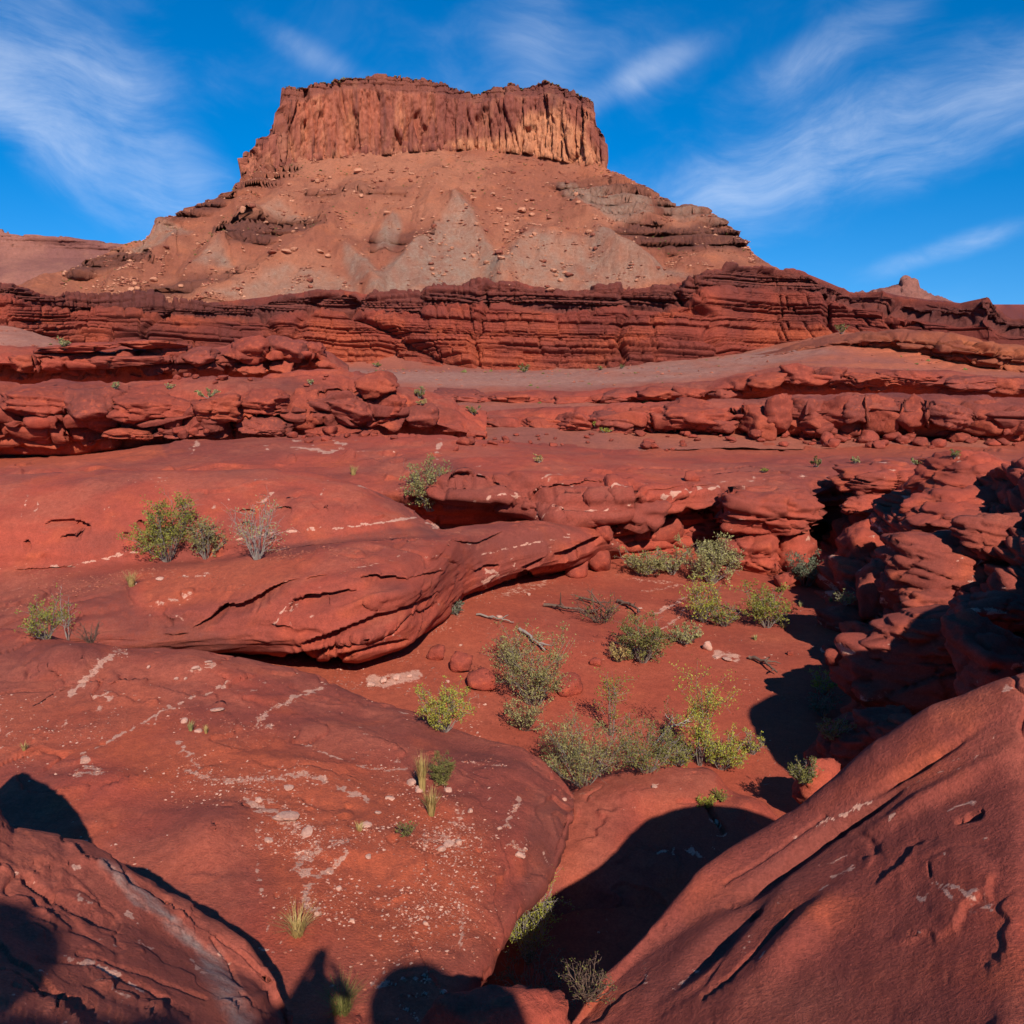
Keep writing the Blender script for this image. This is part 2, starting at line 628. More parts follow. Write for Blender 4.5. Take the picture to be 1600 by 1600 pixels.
def tint_attr(P, N, mask, prm):
    """colour pattern of the rock at every vertex"""
    s = prm['s']
    x, y, z = P[..., 0] / s, P[..., 1] / s, P[..., 2] / s * prm['stretch']
    mid = fbm(x * .9, y * .9, z * .9, 5, 402)
    t = np.zeros(P.shape[:-1] + (4,), f32)
    t[..., 0] = sstep(-.16, .16, fbm(x * .16, y * .16, z * .16, 4, 401) + .35 * mid)
    t[..., 1] = .6 * sstep(.0, .36, mid)
    if prm['dust']:
        t[..., 2] = prm['dust'] * sstep(.72, .97, N[..., 2]) * sstep(-.1, .2, fbm(x * .5, y * .5, z * .5, 5, 403))
    if prm['bed']:
        w = fbm(x * .3, y * .3, z * .3, 3, 404) * 1.2
        t[..., 3] = prm['bed'] * sstep(-.06, .22, fbm(x * .12 + w * .1, y * .12, z * 2.2 + .1 * x + w, 4, 405))
    if prm['varnish']:
        mask[..., 2] = np.maximum(mask[..., 2], prm['varnish'] * sstep(.10, .34, fbm(x * .45, y * .45, z * .45, 5, 406)))
    if prm['veins']:
        w1 = fbm(x * .7, y * .7, z * .7, 3, 407) * 1.1; w2 = fbm(x * .7, y * .7, z * .7, 3, 408) * 1.1
        v = np.abs(fbm(x * .4 + w1, y * .4 + w2, z * 1.0 + w1, 3, 409))
        v = sstep(.026, .004, v) * sstep(.04, .24, fbm(x * .42, y * .42, z * .42, 3, 410)) * sstep(-.2, .12, fbm(x * 5, y * 5, z * 5, 2, 411))
        mask[..., 0] = np.maximum(mask[..., 0], prm['veins'] * v)
    # break up painted veins
    brk = sstep(-.16, .10, fbm(x * 2.6, y * 2.6, z * 4.5, 4, 412) + .17)
    mask[..., 0] *= brk
    if prm['chips']:
        F1, F2, ID = worley(x * 5.5, y * 5.5, z * 5.5, 413)
        c = sstep(.34, .2, F1) * (ID > .82) * sstep(-.1, .25, fbm(x * .35, y * .35, z * .35, 3, 414))
        mask[..., 0] = np.maximum(mask[..., 0], prm['chips'] * c)
    return t


M_near = rock_mat('slickrock_near', 1.0, chips=0.4, veins=0.9, varnish=0.30, bump=0.5)
M_mid = rock_mat('slickrock', 2.0, veins=0.6, varnish=0.4, chips=0.0, bump=0.45)
M_ledge = rock_mat('ledge_rock', 3.0, veins=0.1, varnish=0.3, bed=0.45, dark=(0.175, 0.038, 0.026), bump=0.5)
M_cliff = rock_mat('cliff_rock', 6.0, red=(0.255, 0.047, 0.028), dark=(0.150, 0.031, 0.022), veins=0.0, varnish=0.25, bed=0.6, dust=0.25)
M_bench = rock_mat('bench_soil', 4.0, gray=(0.30, 0.170, 0.128), red=(0.30, 0.085, 0.052), dark=(0.25, 0.075, 0.05), orange=(0.34, 0.088, 0.042), veins=0.0, varnish=0.0, bed=0.1, dust=0.0, bump=0.4)
M_sand = rock_mat('wash_sand', 1.2, red=(0.295, 0.055, 0.028), dark=(0.250, 0.047, 0.026), orange=(0.33, 0.070, 0.032), veins=0.0, varnish=0.0, bed=0.0, dust=0.25, bump=0.22, chips=0.25)
M_mesa = rock_mat('mesa_slope', 20.0, red=(0.450, 0.162, 0.088), dark=(0.345, 0.108, 0.060), orange=(0.480, 0.142, 0.064), veins=0.0, varnish=0.0, bed=0.12, dust=0.0, bump=1.0, bdist=7.0, gray=(0.33, 0.24, 0.175))
M_wall = rock_mat('mesa_wall', 18.0, stretch=.30, red=(0.375, 0.108, 0.060), dark=(0.225, 0.064, 0.043), orange=(0.48, 0.185, 0.090), veins=0.0, varnish=0.35, bed=0.1, dust=0.0, bump=1.0, bdist=4.0)
M_far = rock_mat('far_rock', 60.0, red=(0.27, 0.105, 0.075), dark=(0.20, 0.075, 0.06), orange=(0.30, 0.12, 0.08), veins=0.0, varnish=0.2, bed=0.3, dust=0.0)


def const(v, a=-400, b=2200):
    return [(a, *v), (b, *v)]


# ------------------------------------------------------------------ ground to the horizon
def build_ground():
    n = 90
    g = np.linspace(-1, 1, n)
    g = np.sign(g) * np.abs(g) ** 3 * 26000
    X, Y = np.meshgrid(g, g)
    Z = np.full(X.shape, -6.0) + 3 * fbm(X / 900, Y / 900, X * 0, 3, 5) * (np.hypot(X, Y) > 400)
    i = (np.arange(n - 1)[:, None] * n + np.arange(n - 1)[None]).ravel()
    q = np.stack([i, i + 1, i + n + 1, i + n], -1)
    me = mesh_np('ground', np.stack([X, Y, Z], -1), quads=q, mat=M_bench, attrs=np.zeros((n * n, 4)))
    tag(link_obj(bpy.data.objects.new('ground', me)), 'red desert ground reaching to the horizon', kind='structure')


# ------------------------------------------------------------------ far mesas
def build_far():
    rows = [('z', const((-10, 2900))), ('p', [(-200, 440, 3000), (20, 440, 3000), (90, 440, 3000), (260, 452, 3100), (500, 470, 3100)]),
            ('p', [(-200, 415, 3150), (20, 400, 3150), (130, 408, 3200), (260, 420, 3300), (500, 440, 3300)]),
            ('p', [(-200, 380, 3200), (20, 381, 3200), (130, 392, 3250), (260, 405, 3350), (500, 430, 3350)]),
            ('p', [(-200, 355, 3240), (0, 360, 3240), (40, 366, 3240), (60, 368, 3240), (100, 372, 3250), (160, 380, 3300), (215, 384, 3400), (260, 392, 3400), (500, 425, 3400)]),
            ('z', const((280, 4200))), ('z', const((-50, 4600)))]
    s = Sheet(-200, 420, 2.5, rows, [6, 30, 12, 24, 8, 3], sig=3, wob=3, seed=31)
    x, y, z = s.xyz()
    off, gv, bed = strata(x, z, 7, (8, 26), (30, 110), zmin=-60, zmax=900, wob=6)
    s.push(sstep(1.5, 3, s.t) * (18 * (off - .5) - 12 * gv) + 14 * fbm(x / 120, y / 120, z / 60, 4, 3))
    s.build('far_mesa', M_far, 'long low mesa far behind on the left')
    rows = [('z', const((-20, 2400))), ('p', [(1100, 500, 2500), (1330, 470, 2500), (1480, 480, 2500), (1620, 510, 2500)]),
            ('p', [(1100, 490, 2600), (1310, 463, 2600), (1360, 458, 2600), (1390, 452, 2600), (1408, 447, 2600), (1411, 435, 2600), (1418, 434, 2600), (1421, 438, 2600), (1432, 438, 2600), (1434, 449, 2600), (1445, 459, 2600), (1465, 466, 2600), (1490, 478, 2600), (1620, 508, 2600)], 0.8),
            ('z', const((60, 2800))), ('z', const((-60, 3000)))]
    s = Sheet(1150, 1620, 1.6, rows, [8, 40, 4, 3], sig=2, wob=0.8, seed=32)
    x, y, z = s.xyz()
    s.push(14 * fbm(x / 40, y / 40, z / 90, 4, 3, ridged=True) - 4)
    s.build('far_butte', M_far, 'small far butte with a square tower on the right skyline')


# ------------------------------------------------------------------ the mesa
MESA_A = 890.0


def build_mesa():
    base = [(-200, 472), (20, 455), (80, 440), (130, 420), (200, 392), (226, 383), (243, 360), (247, 344), (283, 336), (287, 326), (330, 318), (362, 303), (372, 290), (450, 262), (520, 250), (620, 246),
            (700, 240), (800, 243), (870, 252), (945, 270), (960, 280), (1000, 297), (1050, 322), (1100, 334), (1145, 358), (1155, 372), (1170, 392), (1205, 416), (1235, 432), (1300, 470), (1500, 520), (1800, 540)]
    rim = [(-200, 470), (20, 454), (362, 301), (374, 284), (379, 272), (381, 240), (398, 236), (401, 216), (419, 212), (422, 203), (438, 197), (441, 139), (480, 136), (483, 131), (517, 129), (521, 122), (600, 119), (660, 125), (690, 131),
           (715, 141), (745, 147), (772, 136), (800, 132), (818, 138), (850, 128), (868, 131), (890, 142), (915, 153), (928, 160), (931, 185), (936, 204), (944, 212), (947, 250), (950, 272), (960, 279), (1000, 296), (1800, 529)]
    rim = [(x, y - 1) for x, y in base if x <= 362] + [p for p in rim if 362 < p[0] < 955] + [(x, y - 1) for x, y in base if x >= 960]
    bk = np.array(base, float)
    tan_a = float(rel_of(np.array(463.0), 1.0))

    def Yof(py):
        tr = rel_of(np.array(py, float), 1.0)
        return (0.60 * MESA_A - tan_a * MESA_A) / (0.60 - tr)
    xb = np.arange(-200, 1800, 6.0)
    yb_ = np.interp(xb, [p[0] for p in base], [p[1] for p in base])
    yb_ = yb_ + 4 * fbm(xb / 34, xb * 0, xb * 0 + 2, 4, 81) * sstep(390, 440, xb) * sstep(950, 900, xb)
    base = list(zip(xb.tolist(), yb_.tolist()))
    bk = np.array(base, float)
    rb = [(x, y, float(Yof(y))) for x, y in base]
    rm = []
    for x, y in rim:
        yb = float(np.interp(x, bk[:, 0], bk[:, 1]))
        rm.append((x, y, float(Yof(yb)) + 16))
    rows = [('z', const((20, 800))), ('p', const((478, MESA_A - 25))), ('p', rb, 1.2), ('p', rm, 0.6),
            ('z', [(x, float(rel_of(np.array(y), Y)) - 6, Y + 160) for x, y, Y in rm], 20), ('z', const((0, 1700)))]
    s = Sheet(-60, 1310, 1.8, rows, [3, 128, 122, 5, 3], sig=1.2, tens=1.0, seed=3)
    x, y, z = s.xyz()
    x = x.copy(); y = y.copy(); z = z.copy()
    t = s.t
    PX, PY = s.jit(9, 26)
    # how much sheer wall stands above the slope in each column
    wallh = np.interp(s.px, [r[0] for r in rm], [r[1] for r in rm]) * -1 + np.interp(s.px, bk[:, 0], bk[:, 1])
    wall_col = sstep(8, 40, wallh)[None]
    wall = sstep(1.93, 2.0, t) * (t < 3.2) * wall_col
    slope = (1 - sstep(1.97, 2.02, t)) * (t > 0.9)
    # slope: gullies that run down, hummocks, ledges
    sx = x + 12 * fbm(x / 80, z / 80, x * 0, 3, 8)
    gul = fbm(sx / 95, x * 0 + 3, z / 240, 5, 21, ridged=True) * (1 - .8 * sstep(1080, 1180, s.px0)) * sstep(.9, 1.3, t)
    d = slope * (9.0 * gul + 6 * fbm(x / 60, y / 60, z / 60, 5, 4) + 4.0 * np.abs(fbm(x / 16, y / 16, z / 10, 4, 6)) + 1.2 * fbm(x / 4, y / 4, z / 4, 3, 12))
    for pts in ([(714, 332), (650, 400), (590, 466)], [(714, 332), (762, 400), (792, 466)], [(618, 345), (600, 398)], [(545, 394), (582, 452)], [(824, 375), (786, 445)], [(440, 325), (398, 352)], [(850, 380), (930, 395), (1010, 425)], [(345, 388), (298, 432)], [(900, 328), (960, 410), (1050, 445)],
                [(505, 375), (420, 425), (325, 474)], [(275, 380), (178, 462)], [(560, 300), (520, 350)], [(690, 290), (668, 340)], [(960, 300), (1010, 345)], [(390, 352), (370, 392)]):
        q = polydist(PX, PY, pts)
        d = d + slope * 11.0 * np.clip(1 - q / 26.0, 0, 1)
    led_polys = [
        ('poly', [(335, 372), (350, 352), (420, 350), (500, 348), (505, 362), (440, 372), (420, 388), (370, 392)], 6, 1.0),
        ('poly', [(952, 372), (985, 348), (1030, 352), (1060, 362), (1110, 352), (1150, 360), (1175, 392), (1120, 395), (1060, 398), (1000, 388)], 6, 1.0),
        ('poly', [(860, 288), (960, 290), (1060, 320), (1150, 345), (1150, 358), (1040, 345), (960, 348), (900, 322)], 8, 0.9),
        ('poly', [(110, 432), (120, 412), (230, 400), (240, 412), (180, 430), (120, 440)], 6, 0.9),
        ('poly', [(225, 458), (270, 440), (330, 440), (400, 432), (330, 460), (240, 470)], 6, 0.8),
        ('poly', [(570, 395), (600, 372), (680, 368), (650, 388), (620, 405)], 8, 0.7),
        ('poly', [(245, 346), (330, 318), (368, 300), (372, 312), (330, 335), (260, 350)], 6, 0.9),
        ('poly', [(480, 300), (560, 296), (640, 300), (640, 312), (560, 316), (480, 318)], 10, 0.45),
        ('poly', [(370, 290), (460, 262), (470, 275), (420, 300), (372, 310)], 8, 0.6)]
    led = np.zeros(t.shape, f32)
    for p in led_polys:
        led = np.maximum(led, soft_poly(PX, PY, p[1], p[2]) * p[3])
    led *= slope
    off, gv, bed = strata(x, z, 41, (5, 13), (8, 30), zmin=-100, zmax=700, wob=3)
    saw = ((z + 4 * fbm(x / 60, x * 0, y * 0, 2, 44)) / 13.0) % 1.0
    d = d * (1 - 0.6 * led) + led * (7 * (off - .3) - 5 * gv)
    led_out = led * (20 * (1 - saw) - 5) * (.6 + .8 * off)
    # sheer wall: columns, cracks, ledgy cap
    wz = (z - z[np.argmin(np.abs(t[:, 0] - 2.0))][None]) / 90.0
    fl = fbm(x / 30, x * 0 + 2, z / 600, 3, 51) * 8
    r0 = int(np.argmax(t[:, 0] >= 1.9))
    xf, zf, tf = x, z, t
    x, z, t = x[r0:], z[r0:], t[r0:]
    F1, F2, ID = worley(x / 13 + .12 * fbm(z / 30, x / 40, x * 0, 2, 5), x * 0 + .5, z / 105, 60)
    F1b, F2b, IDb = worley(x / 6 + .1 * fbm(z / 20, x / 30, x * 0, 2, 6), x * 0 + .5, z / 48, 61)
    F1c, F2c, IDc = worley(x / 3.2, x * 0 + .5, z / 22, 62)
    col = 10 * ID + 5.0 * IDb + 2.0 * IDc - 9 * (1 - sstep(0, .09, F2 - F1)) - 4.0 * (1 - sstep(0, .16, F2b - F1b)) - 1.6 * (1 - sstep(0, .2, F2c - F1c))
    # arched hollows and broken ledges in the upper third
    col -= 5 * sstep(.28, .45, fbm(x / 9, x * 0 + 5, z / 14, 3, 66)) * sstep(2.45, 2.7, t)
    x, z, t = xf, zf, tf
    col = np.concatenate([np.zeros((r0, x.shape[1]), f32), col])
    capn = fbm(x / 60, x * 0, z * 0, 3, 71)
    cap = sstep(2.70 + .0, 2.78, t + 0.12 * capn)
    o2, g2, b2 = strata(x, z, 77, (4, 9), (6, 20), zmin=-100, zmax=700, wob=3)
    low = 1 - sstep(2.0, 2.28, t)
    dw = fl + col * (1 - .75 * cap) + cap * (6 * o2 - 5 * g2 - 4) + 1.9 * fbm(x / 7, y / 7, z / 11, 4, 9) + low * (3 + 5 * fbm(x / 12, x * 0, z / 30, 3, 10))
    # great cleft near the left corner
    dw -= 12 * np.clip(1 - np.abs(PX - (479 + 0.03 * (PY - 180))) / 4.5, 0, 1) * (t < 2.97) * (t > 2.35)
    s.push(led_out, (0, -1, .12))
    s.push(d + wall * dw * (t < 3.05), None)
    s.mask[..., 2] = slope * .45 * sstep(.12, .4, fbm(x / 10, y / 10, z / 6, 5, 27))
    # rim crenellation
    rimn = (np.abs(t - 3.0) < .06) * wall_col
    s.push(rimn * (2.5 * fbm(x / 8, x * 0, z * 0, 3, 15) + 2.5 * fbm(x / 25, x * 0, z * 0, 2, 16)), (0, 0, 1))
    # colours
    s.paint(1, [('poly', [(714, 334), (690, 365), (600, 430), (575, 470), (780, 470), (800, 440), (760, 390), (735, 345)], 8, .95),
                ('poly', [(620, 345), (600, 360), (592, 395), (612, 398), (630, 365)], 5, .95),
                ('poly', [(540, 395), (575, 415), (600, 450), (560, 450), (535, 415)], 6, .85),
                ('poly', [(440, 328), (395, 348), (480, 350)], 5, .8),
                ('poly', [(232, 380), (250, 345), (275, 352), (300, 362), (225, 400), (205, 402)], 5, .9),
                ('poly', [(345, 392), (300, 425), (370, 425)], 6, .8),
                ('poly', [(450, 420), (400, 450), (320, 475), (560, 470), (560, 440)], 8, .75),
                ('poly', [(820, 378), (780, 430), (810, 460), (960, 455), (1080, 440), (1010, 400), (950, 380), (900, 395)], 9, .8),
                ('poly', [(870, 288), (960, 310), (1010, 315), (1020, 345), (960, 355), (920, 335), (890, 320)], 5, .9),
                ('poly', [(1020, 315), (1100, 335), (1140, 352), (1050, 350)], 5, .6)], (8, 24))
    s.mask[..., 1] *= slope * np.clip(0.50 + 0.9 * fbm(x / 14, y / 14, z / 45, 5, 19), 0, 1)
    # bedded ledges are dark brown red, the grey ones excepted
    s.mask[..., 2] = np.maximum(s.mask[..., 2], .75 * led * (1 - .8 * s.mask[..., 1]))
    s.mask[..., 2] = np.maximum(s.mask[..., 2], wall * (0.55 * cap + 0.75 * sstep(.02, .4, fbm(x / 9, x * 0, z / 90, 5, 33)) * (1 - cap)))
    orr = np.clip(soft_poly(PX, PY, [(720, 250), (700, 225), (800, 215), (830, 180), (870, 175), (920, 215), (950, 275), (900, 280)], 10), 0, 1)
    s.mask[..., 3] = np.maximum(wall * np.maximum(orr * (1 - .6 * cap), .4 * sstep(.05, .35, fbm(x / 40, x * 0 + 9, z / 60, 3, 34)) * (1 - cap)), slope * .5 * sstep(.0, .4, fbm(x / 90, y / 90, z / 40, 3, 35)))
    # split into sheer wall and slope
    nr, nc = s.P.shape[:2]
    i = (np.arange(nr - 1)[:, None] * nc + np.arange(nc - 1)[None])
    q = np.stack([i, i + 1, i + nc + 1, i + nc], -1)
    is_wall = ((t[:-1, :-1] >= 1.99) & (t[:-1, :-1] < 4) & (wall_col[:, :-1] > 0.3))
    root = bpy.data.objects.new('mesa', None)
    link_obj(root)
    root.location = (-120, 1050, 0)
    tag(root, 'great flat-topped red mesa with a sheer upper wall and rubble slopes', kind='structure')
    tn = {m.name: tint_attr(s.P, s.N, s.mask, MATP[m.name]).reshape(-1, 4) for m in (M_wall, M_mesa)}
    for nm, sel, mat in (('sheer_wall', is_wall, M_wall), ('rubble_slope', ~is_wall, M_mesa)):
        Q = q[sel].reshape(-1, 4)
        u, invq = np.unique(Q, return_inverse=True)
        me = mesh_np(nm, s.P.reshape(-1, 3)[u], quads=invq.reshape(-1, 4), mat=mat, attrs=s.mask.reshape(-1, 4)[u], tint=tn[mat.name][u])
        o = link_obj(bpy.data.objects.new(nm, me), root)
        o.matrix_parent_inverse = Matrix.Translation((120, -1050, 0))
    return s


# ------------------------------------------------------------------ the red cliff below the mesa
def build_cliff():
    top = [(-120, 435), (20, 447), (60, 460), (100, 470), (150, 468), (230, 476), (300, 479), (330, 476), (420, 466), (500, 456), (540, 456), (600, 468), (664, 468), (669, 457), (738, 455), (750, 445), (800, 442), (852, 454), (920, 460), (932, 450), (985, 455),
           (1040, 453), (1080, 440), (1100, 428), (1150, 418), (1205, 421), (1215, 425), (1260, 429), (1310, 450), (1330, 460), (1380, 457), (1396, 462), (1450, 470), (1478, 472), (1500, 476), (1545, 464), (1552, 478), (1566, 492), (1580, 500), (1680, 512)]
    basey = [(-120, 520), (20, 530), (250, 560), (480, 577), (640, 577), (800, 582), (950, 575), (1100, 562), (1200, 548), (1300, 528), (1400, 535), (1500, 560), (1680, 575)]

    def Y(px):
        return float(np.interp(px, [-120, 20, 120, 300, 560, 700, 900, 1120, 1200, 1320, 1450, 1580, 1680], [128, 132, 146, 150, 158, 150, 148, 146, 156, 150, 140, 132, 128]))
    yt = lambda x: float(np.interp(x, [a for a, b in top], [b for a, b in top]))
    yb = lambda x: float(np.interp(x, [a for a, b in basey], [b for a, b in basey]))
    xs = sorted(set([a for a, b in top] + [a for a, b in basey]))
    lerp = lambda x, k: yb(x) + (yt(x) - yb(x)) * k
    rows = [('p', [(x, yb(x) + 18, Y(x) - 1) for x in xs]), ('p', [(x, lerp(x, .0), Y(x)) for x in xs]), ('p', [(x, lerp(x, .35), Y(x) + 2.5) for x in xs]), ('p', [(x, lerp(x, .70), Y(x) + 4) for x in xs]),
            ('p', [(x, lerp(x, .78), Y(x) + 6.0) for x in xs], 2), ('p', [(x, yt(x) - 5, Y(x) + 8.0) for x in xs], 1.0), ('z', [(x, float(rel_of(np.array(yt(x)), Y(x) + 8.0)) + .3, Y(x) + 40) for x in xs], 20),
            ('z', const((22, 700)))]
    s = Sheet(-70, 1650, 2.05, rows, [5, 54, 52, 14, 44, 4, 2], sig=2.0, tens=0.3, wob=1.5, seed=11)
    x, y, z = [a.copy() for a in s.xyz()]
    t = s.t
    face = sstep(.6, 1.1, t) * (1 - sstep(4.9, 5.05, t))
    up = sstep(3.6, 4.1, t)
    sw = x + 0.35 * y
    dip = z + .03 * x
    o1, g1, b1 = strata(sw, dip, 101, (0.6, 2.2), (1.6, 7.0), zmin=-20, zmax=60, wob=.7, gw=(.16, .16))
    o2, g2, b2 = strata(sw, dip, 102, (0.35, 0.8), (0.6, 2.0), zmin=-20, zmax=60, wob=.4, gw=(.2, .2))
    o3, g3, b3 = strata(sw + 3, dip, 103, (1.8, 4.5), (5, 18), zmin=-20, zmax=60, wob=1.0, gw=(.14, .14))
    big = fbm(x / 26, x * 0 + 1, z / 40, 3, 107)
    mass = sstep(-.1, .2, fbm(x / 30, x * 0 + 4, z / 12, 3, 108))       # massive parts and blocky parts
    d = 4.5 * big + .4 * fbm(x / 6, y / 6, z / 4, 5, 109) + 2.0 * (o3 - .5) - 1.1 * g3
    d += (1 - up) * ((1 - mass) * (1.9 * (o1 - .5) - 1.0 * g1 + .5 * (o2 - .5) - .3 * g2) + mass * (.8 * (o1 - .5) - .35 * g1 * (o1 > .45)))
    d += up * (1.0 * (o2 - .5) - .5 * g2 + 1.3 * (o1 - .5) - .7 * g1)
    # a few deep clefts part the wall into buttresses
    F1, F2, ID = worley(x / 24 + .5 * fbm(z / 8, x / 30, x * 0, 2, 3), x * 0 + .5, z / 60, 111)
    d += 1.8 * (ID - .5) - 1.5 * (1 - sstep(0, .05, F2 - F1))
    s.push(face * d * (1 - .35 * sstep(1380, 1500, s.px0)))
    rim = (np.abs(t - 5.0) < .04)
    s.push(rim * (.18 * fbm(x / 3, x * 0, y * 0, 3, 15) + .25 * (b2 - .5)), (0, 0, 1))
    s.mask[..., 2] = np.maximum(.62 * up * face, face * .35 * sstep(.05, .4, fbm(x / 8, y / 8, z / 14, 4, 17)) * (1 - up))
    s.mask[..., 3] = face * (1 - up) * .6 * sstep(-.05, .3, fbm(x / 18, y / 18, z / 7, 3, 18))
    s.paint(3, [('poly', [(480, 500), (520, 495), (640, 560), (640, 580), (500, 580)], 14, .7), ('poly', [(1180, 520), (1260, 515), (1420, 515), (1580, 540), (1580, 580), (1440, 570), (1280, 540)], 9, .95)])
    s.build('cliff', M_cliff, 'long banded dark red cliff wall below the mesa')
    return s


# ------------------------------------------------------------------ grey bench and the ledges before the cliff
s_bench = []


def build_bench():
    rows = [('z', const((-7.4, 56))), ('p', [(-120, 640, 75), (1700, 640, 75)]), ('p', [(-120, 612, 98), (700, 606, 98), (1000, 600, 100), (1300, 585, 98), (1700, 600, 95)]),
            ('p', [(-120, 560, 120), (20, 540, 115), (300, 572, 125), (540, 578, 130), (900, 582, 128), (1050, 572, 125), (1200, 556, 122), (1310, 536, 120), (1420, 545, 120), (1520, 572, 120), (1700, 585, 120)]),
            ('p', [(-120, 510, 132), (20, 510, 135), (130, 545, 140), (300, 566, 150), (540, 573, 158), (640, 574, 150), (900, 577, 150), (1050, 563, 148), (1200, 546, 150), (1310, 519, 140), (1420, 520, 140), (1520, 560, 138), (1700, 578, 130)]),
            ('z', const((-1, 170)))]
    s = Sheet(-80, 1680, 3.4, rows, [4, 20, 38, 38, 4], sig=12, tens=.3, seed=21)
    x, y, z = [a.copy() for a in s.xyz()]
    s.push(.6 * fbm(x / 9, y / 9, z / 6, 5, 22) + .35 * fbm(x / 2.5, y / 2.5, z / 1.2, 5, 23))
    s_bench.append(s)
    PX, PY = s.px0, s.py0
    # bedded orange outcrop on the rise at the right
    led = soft_poly(*s.jit(8, 24), [(1170, 545), (1300, 518), (1420, 515), (1580, 545), (1590, 585), (1480, 580), (1400, 560), (1300, 548)], 8)
    o, g, b = strata(x, z, 203, (.25, .7), (3, 12), zmin=-30, zmax=40, wob=.3, gw=(.3, .1))
    s.push(led * (1.3 * (o - .2) - .7 * g), (0, -1, 0))
    s.paint(3, [('poly', [(1180, 545), (1300, 520), (1420, 515), (1580, 540), (1590, 585), (1480, 580), (1400, 560), (1300, 545)], 10, .95)])
    s.paint(1, [('poly', [(-120, 495), (60, 500), (150, 545), (-120, 550)], 6, .45),
                ('poly', [(530, 577), (620, 580), (800, 580), (950, 575), (1120, 553), (1300, 520), (1330, 545), (1200, 570), (1080, 592), (900, 606), (700, 604), (600, 595)], 7, .52)])
    bands = sstep(-.05, .3, fbm(x / 20, y / 20, z / .5, 3, 29))
    s.mask[..., 1] *= (1 - .5 * bands) * (1 - led)
    s.mask[..., 3] = np.maximum(s.mask[..., 3], .6 * bands * (PX > 950) * (1 - led))
    s.build('bench', M_bench, 'grey clay bench and rise at the foot of the red cliff')


def ledge(name, label, x0, x1, topk, lipk, basek, Yf, seed, dx=2.3, block=(3.2, 3.0, 2.2), depth=1.2, under=1.6, mat=None, segs=(22, 10, 34, 12), lines=(), amp=1.0, sig=4, brows=()):
    """a rock ledge: flat top, rounded lip, broken face, undercut foot"""
    yt = lambda x, k: float(np.interp(x, [a for a, b in k], [b for a, b in k]))
    xs = sorted(set([a for k in (topk, lipk, basek) for a, b in k] + [x0, x1]))
    rows = [('p', [(x, yt(x, basek) + 10, Yf(x) + under + 1) for x in xs]),
            ('p', [(x, yt(x, basek), Yf(x) + under) for x in xs]),
            ('p', [(x, .45 * yt(x, basek) + .55 * yt(x, lipk), Yf(x) + .1) for x in xs]),
            ('p', [(x, yt(x, lipk), Yf(x) + depth * .8) for x in xs]),
            ('p', [(x, yt(x, topk), Yf(x) + depth * 5) for x in xs]),
            ('z', [(x, float(rel_of(np.array(yt(x, topk)), Yf(x) + depth * 5)) - 2.5, Yf(x) + depth * 9) for x in xs])]
    s = Sheet(x0, x1, dx, rows, [4, segs[2], segs[1] + 6, segs[0], 5], sig=sig, tens=.15, wob=3.0, seed=seed)
    x, y, z = [a.copy() for a in s.xyz()]
    f = sstep(.3, 1.2, s.t) * (1 - sstep(4.4, 5, s.t))
    q = .9 * np.stack([fbm(x / 5, y / 5, z / 4, 2, seed + 1), fbm(x / 5, y / 5, z / 4, 2, seed + 2), fbm(x / 5, y / 5, z / 4, 2, seed + 4)])
    pil, pid = pillow(x + q[0] + .3 * z, y + q[1], z + .08 * x + q[2] * .6, block, seed, .13)
    p2, i2 = pillow(x + q[0] - .2 * z, y + q[1], z + q[2] * .5, tuple(.6 * b for b in block), seed + 7, .16)
    lowf = 1 - sstep(1.5, 2.2, s.t)
    topf = sstep(2.9, 3.5, s.t)
    keep = sstep(-.1, .2, fbm(x / 7, y / 7, z / 3, 2, seed + 9))
    o, g, b = strata(x + .4 * y, z + .05 * x, seed + 3, (.5, 1.7), (2.5, 8), zmin=-20, zmax=40, wob=.6)
    thin = np.array([yt(x_, basek) - yt(x_, lipk) for x_ in s.px])[None]
    amp = amp * np.clip(thin / 42.0, .25, 1.0)
    d = amp * (1 - .85 * topf) * (1.0 * (pid - .5) - .75 * (1 - pil) + .9 * (o - .5) - .45 * g)
    d += amp * np.maximum(.8 * lowf, .25 * keep * (1 - topf)) * (.5 * (i2 - .5) - .28 * (1 - p2))
    d += .55 * fbm(x / 5, y / 5, z / 2.5, 4, seed + 5) + .10 * fbm(x / .7, y / .7, z / .6, 3, seed + 6) + topf * .35 * fbm(x / 3, y / 2, z / 3, 3, seed + 15)
    s.push(f * d)
    if lines:
        s.carve(lines, (2, 14))
    if brows:
        s.undercut(brows, (3, 14))
    s.mask[..., 2] = .5 * sstep(.05, .4, fbm(x / 4, y / 4, z / 3, 4, seed + 8)) * f
    s.mask[..., 3] = .8 * sstep(1.7, .9, s.t) + .35 * sstep(.1, .4, fbm(x / 6, y / 6, z / 2, 3, seed + 12))
    s.build(name, mat or M_ledge, label)
    return s


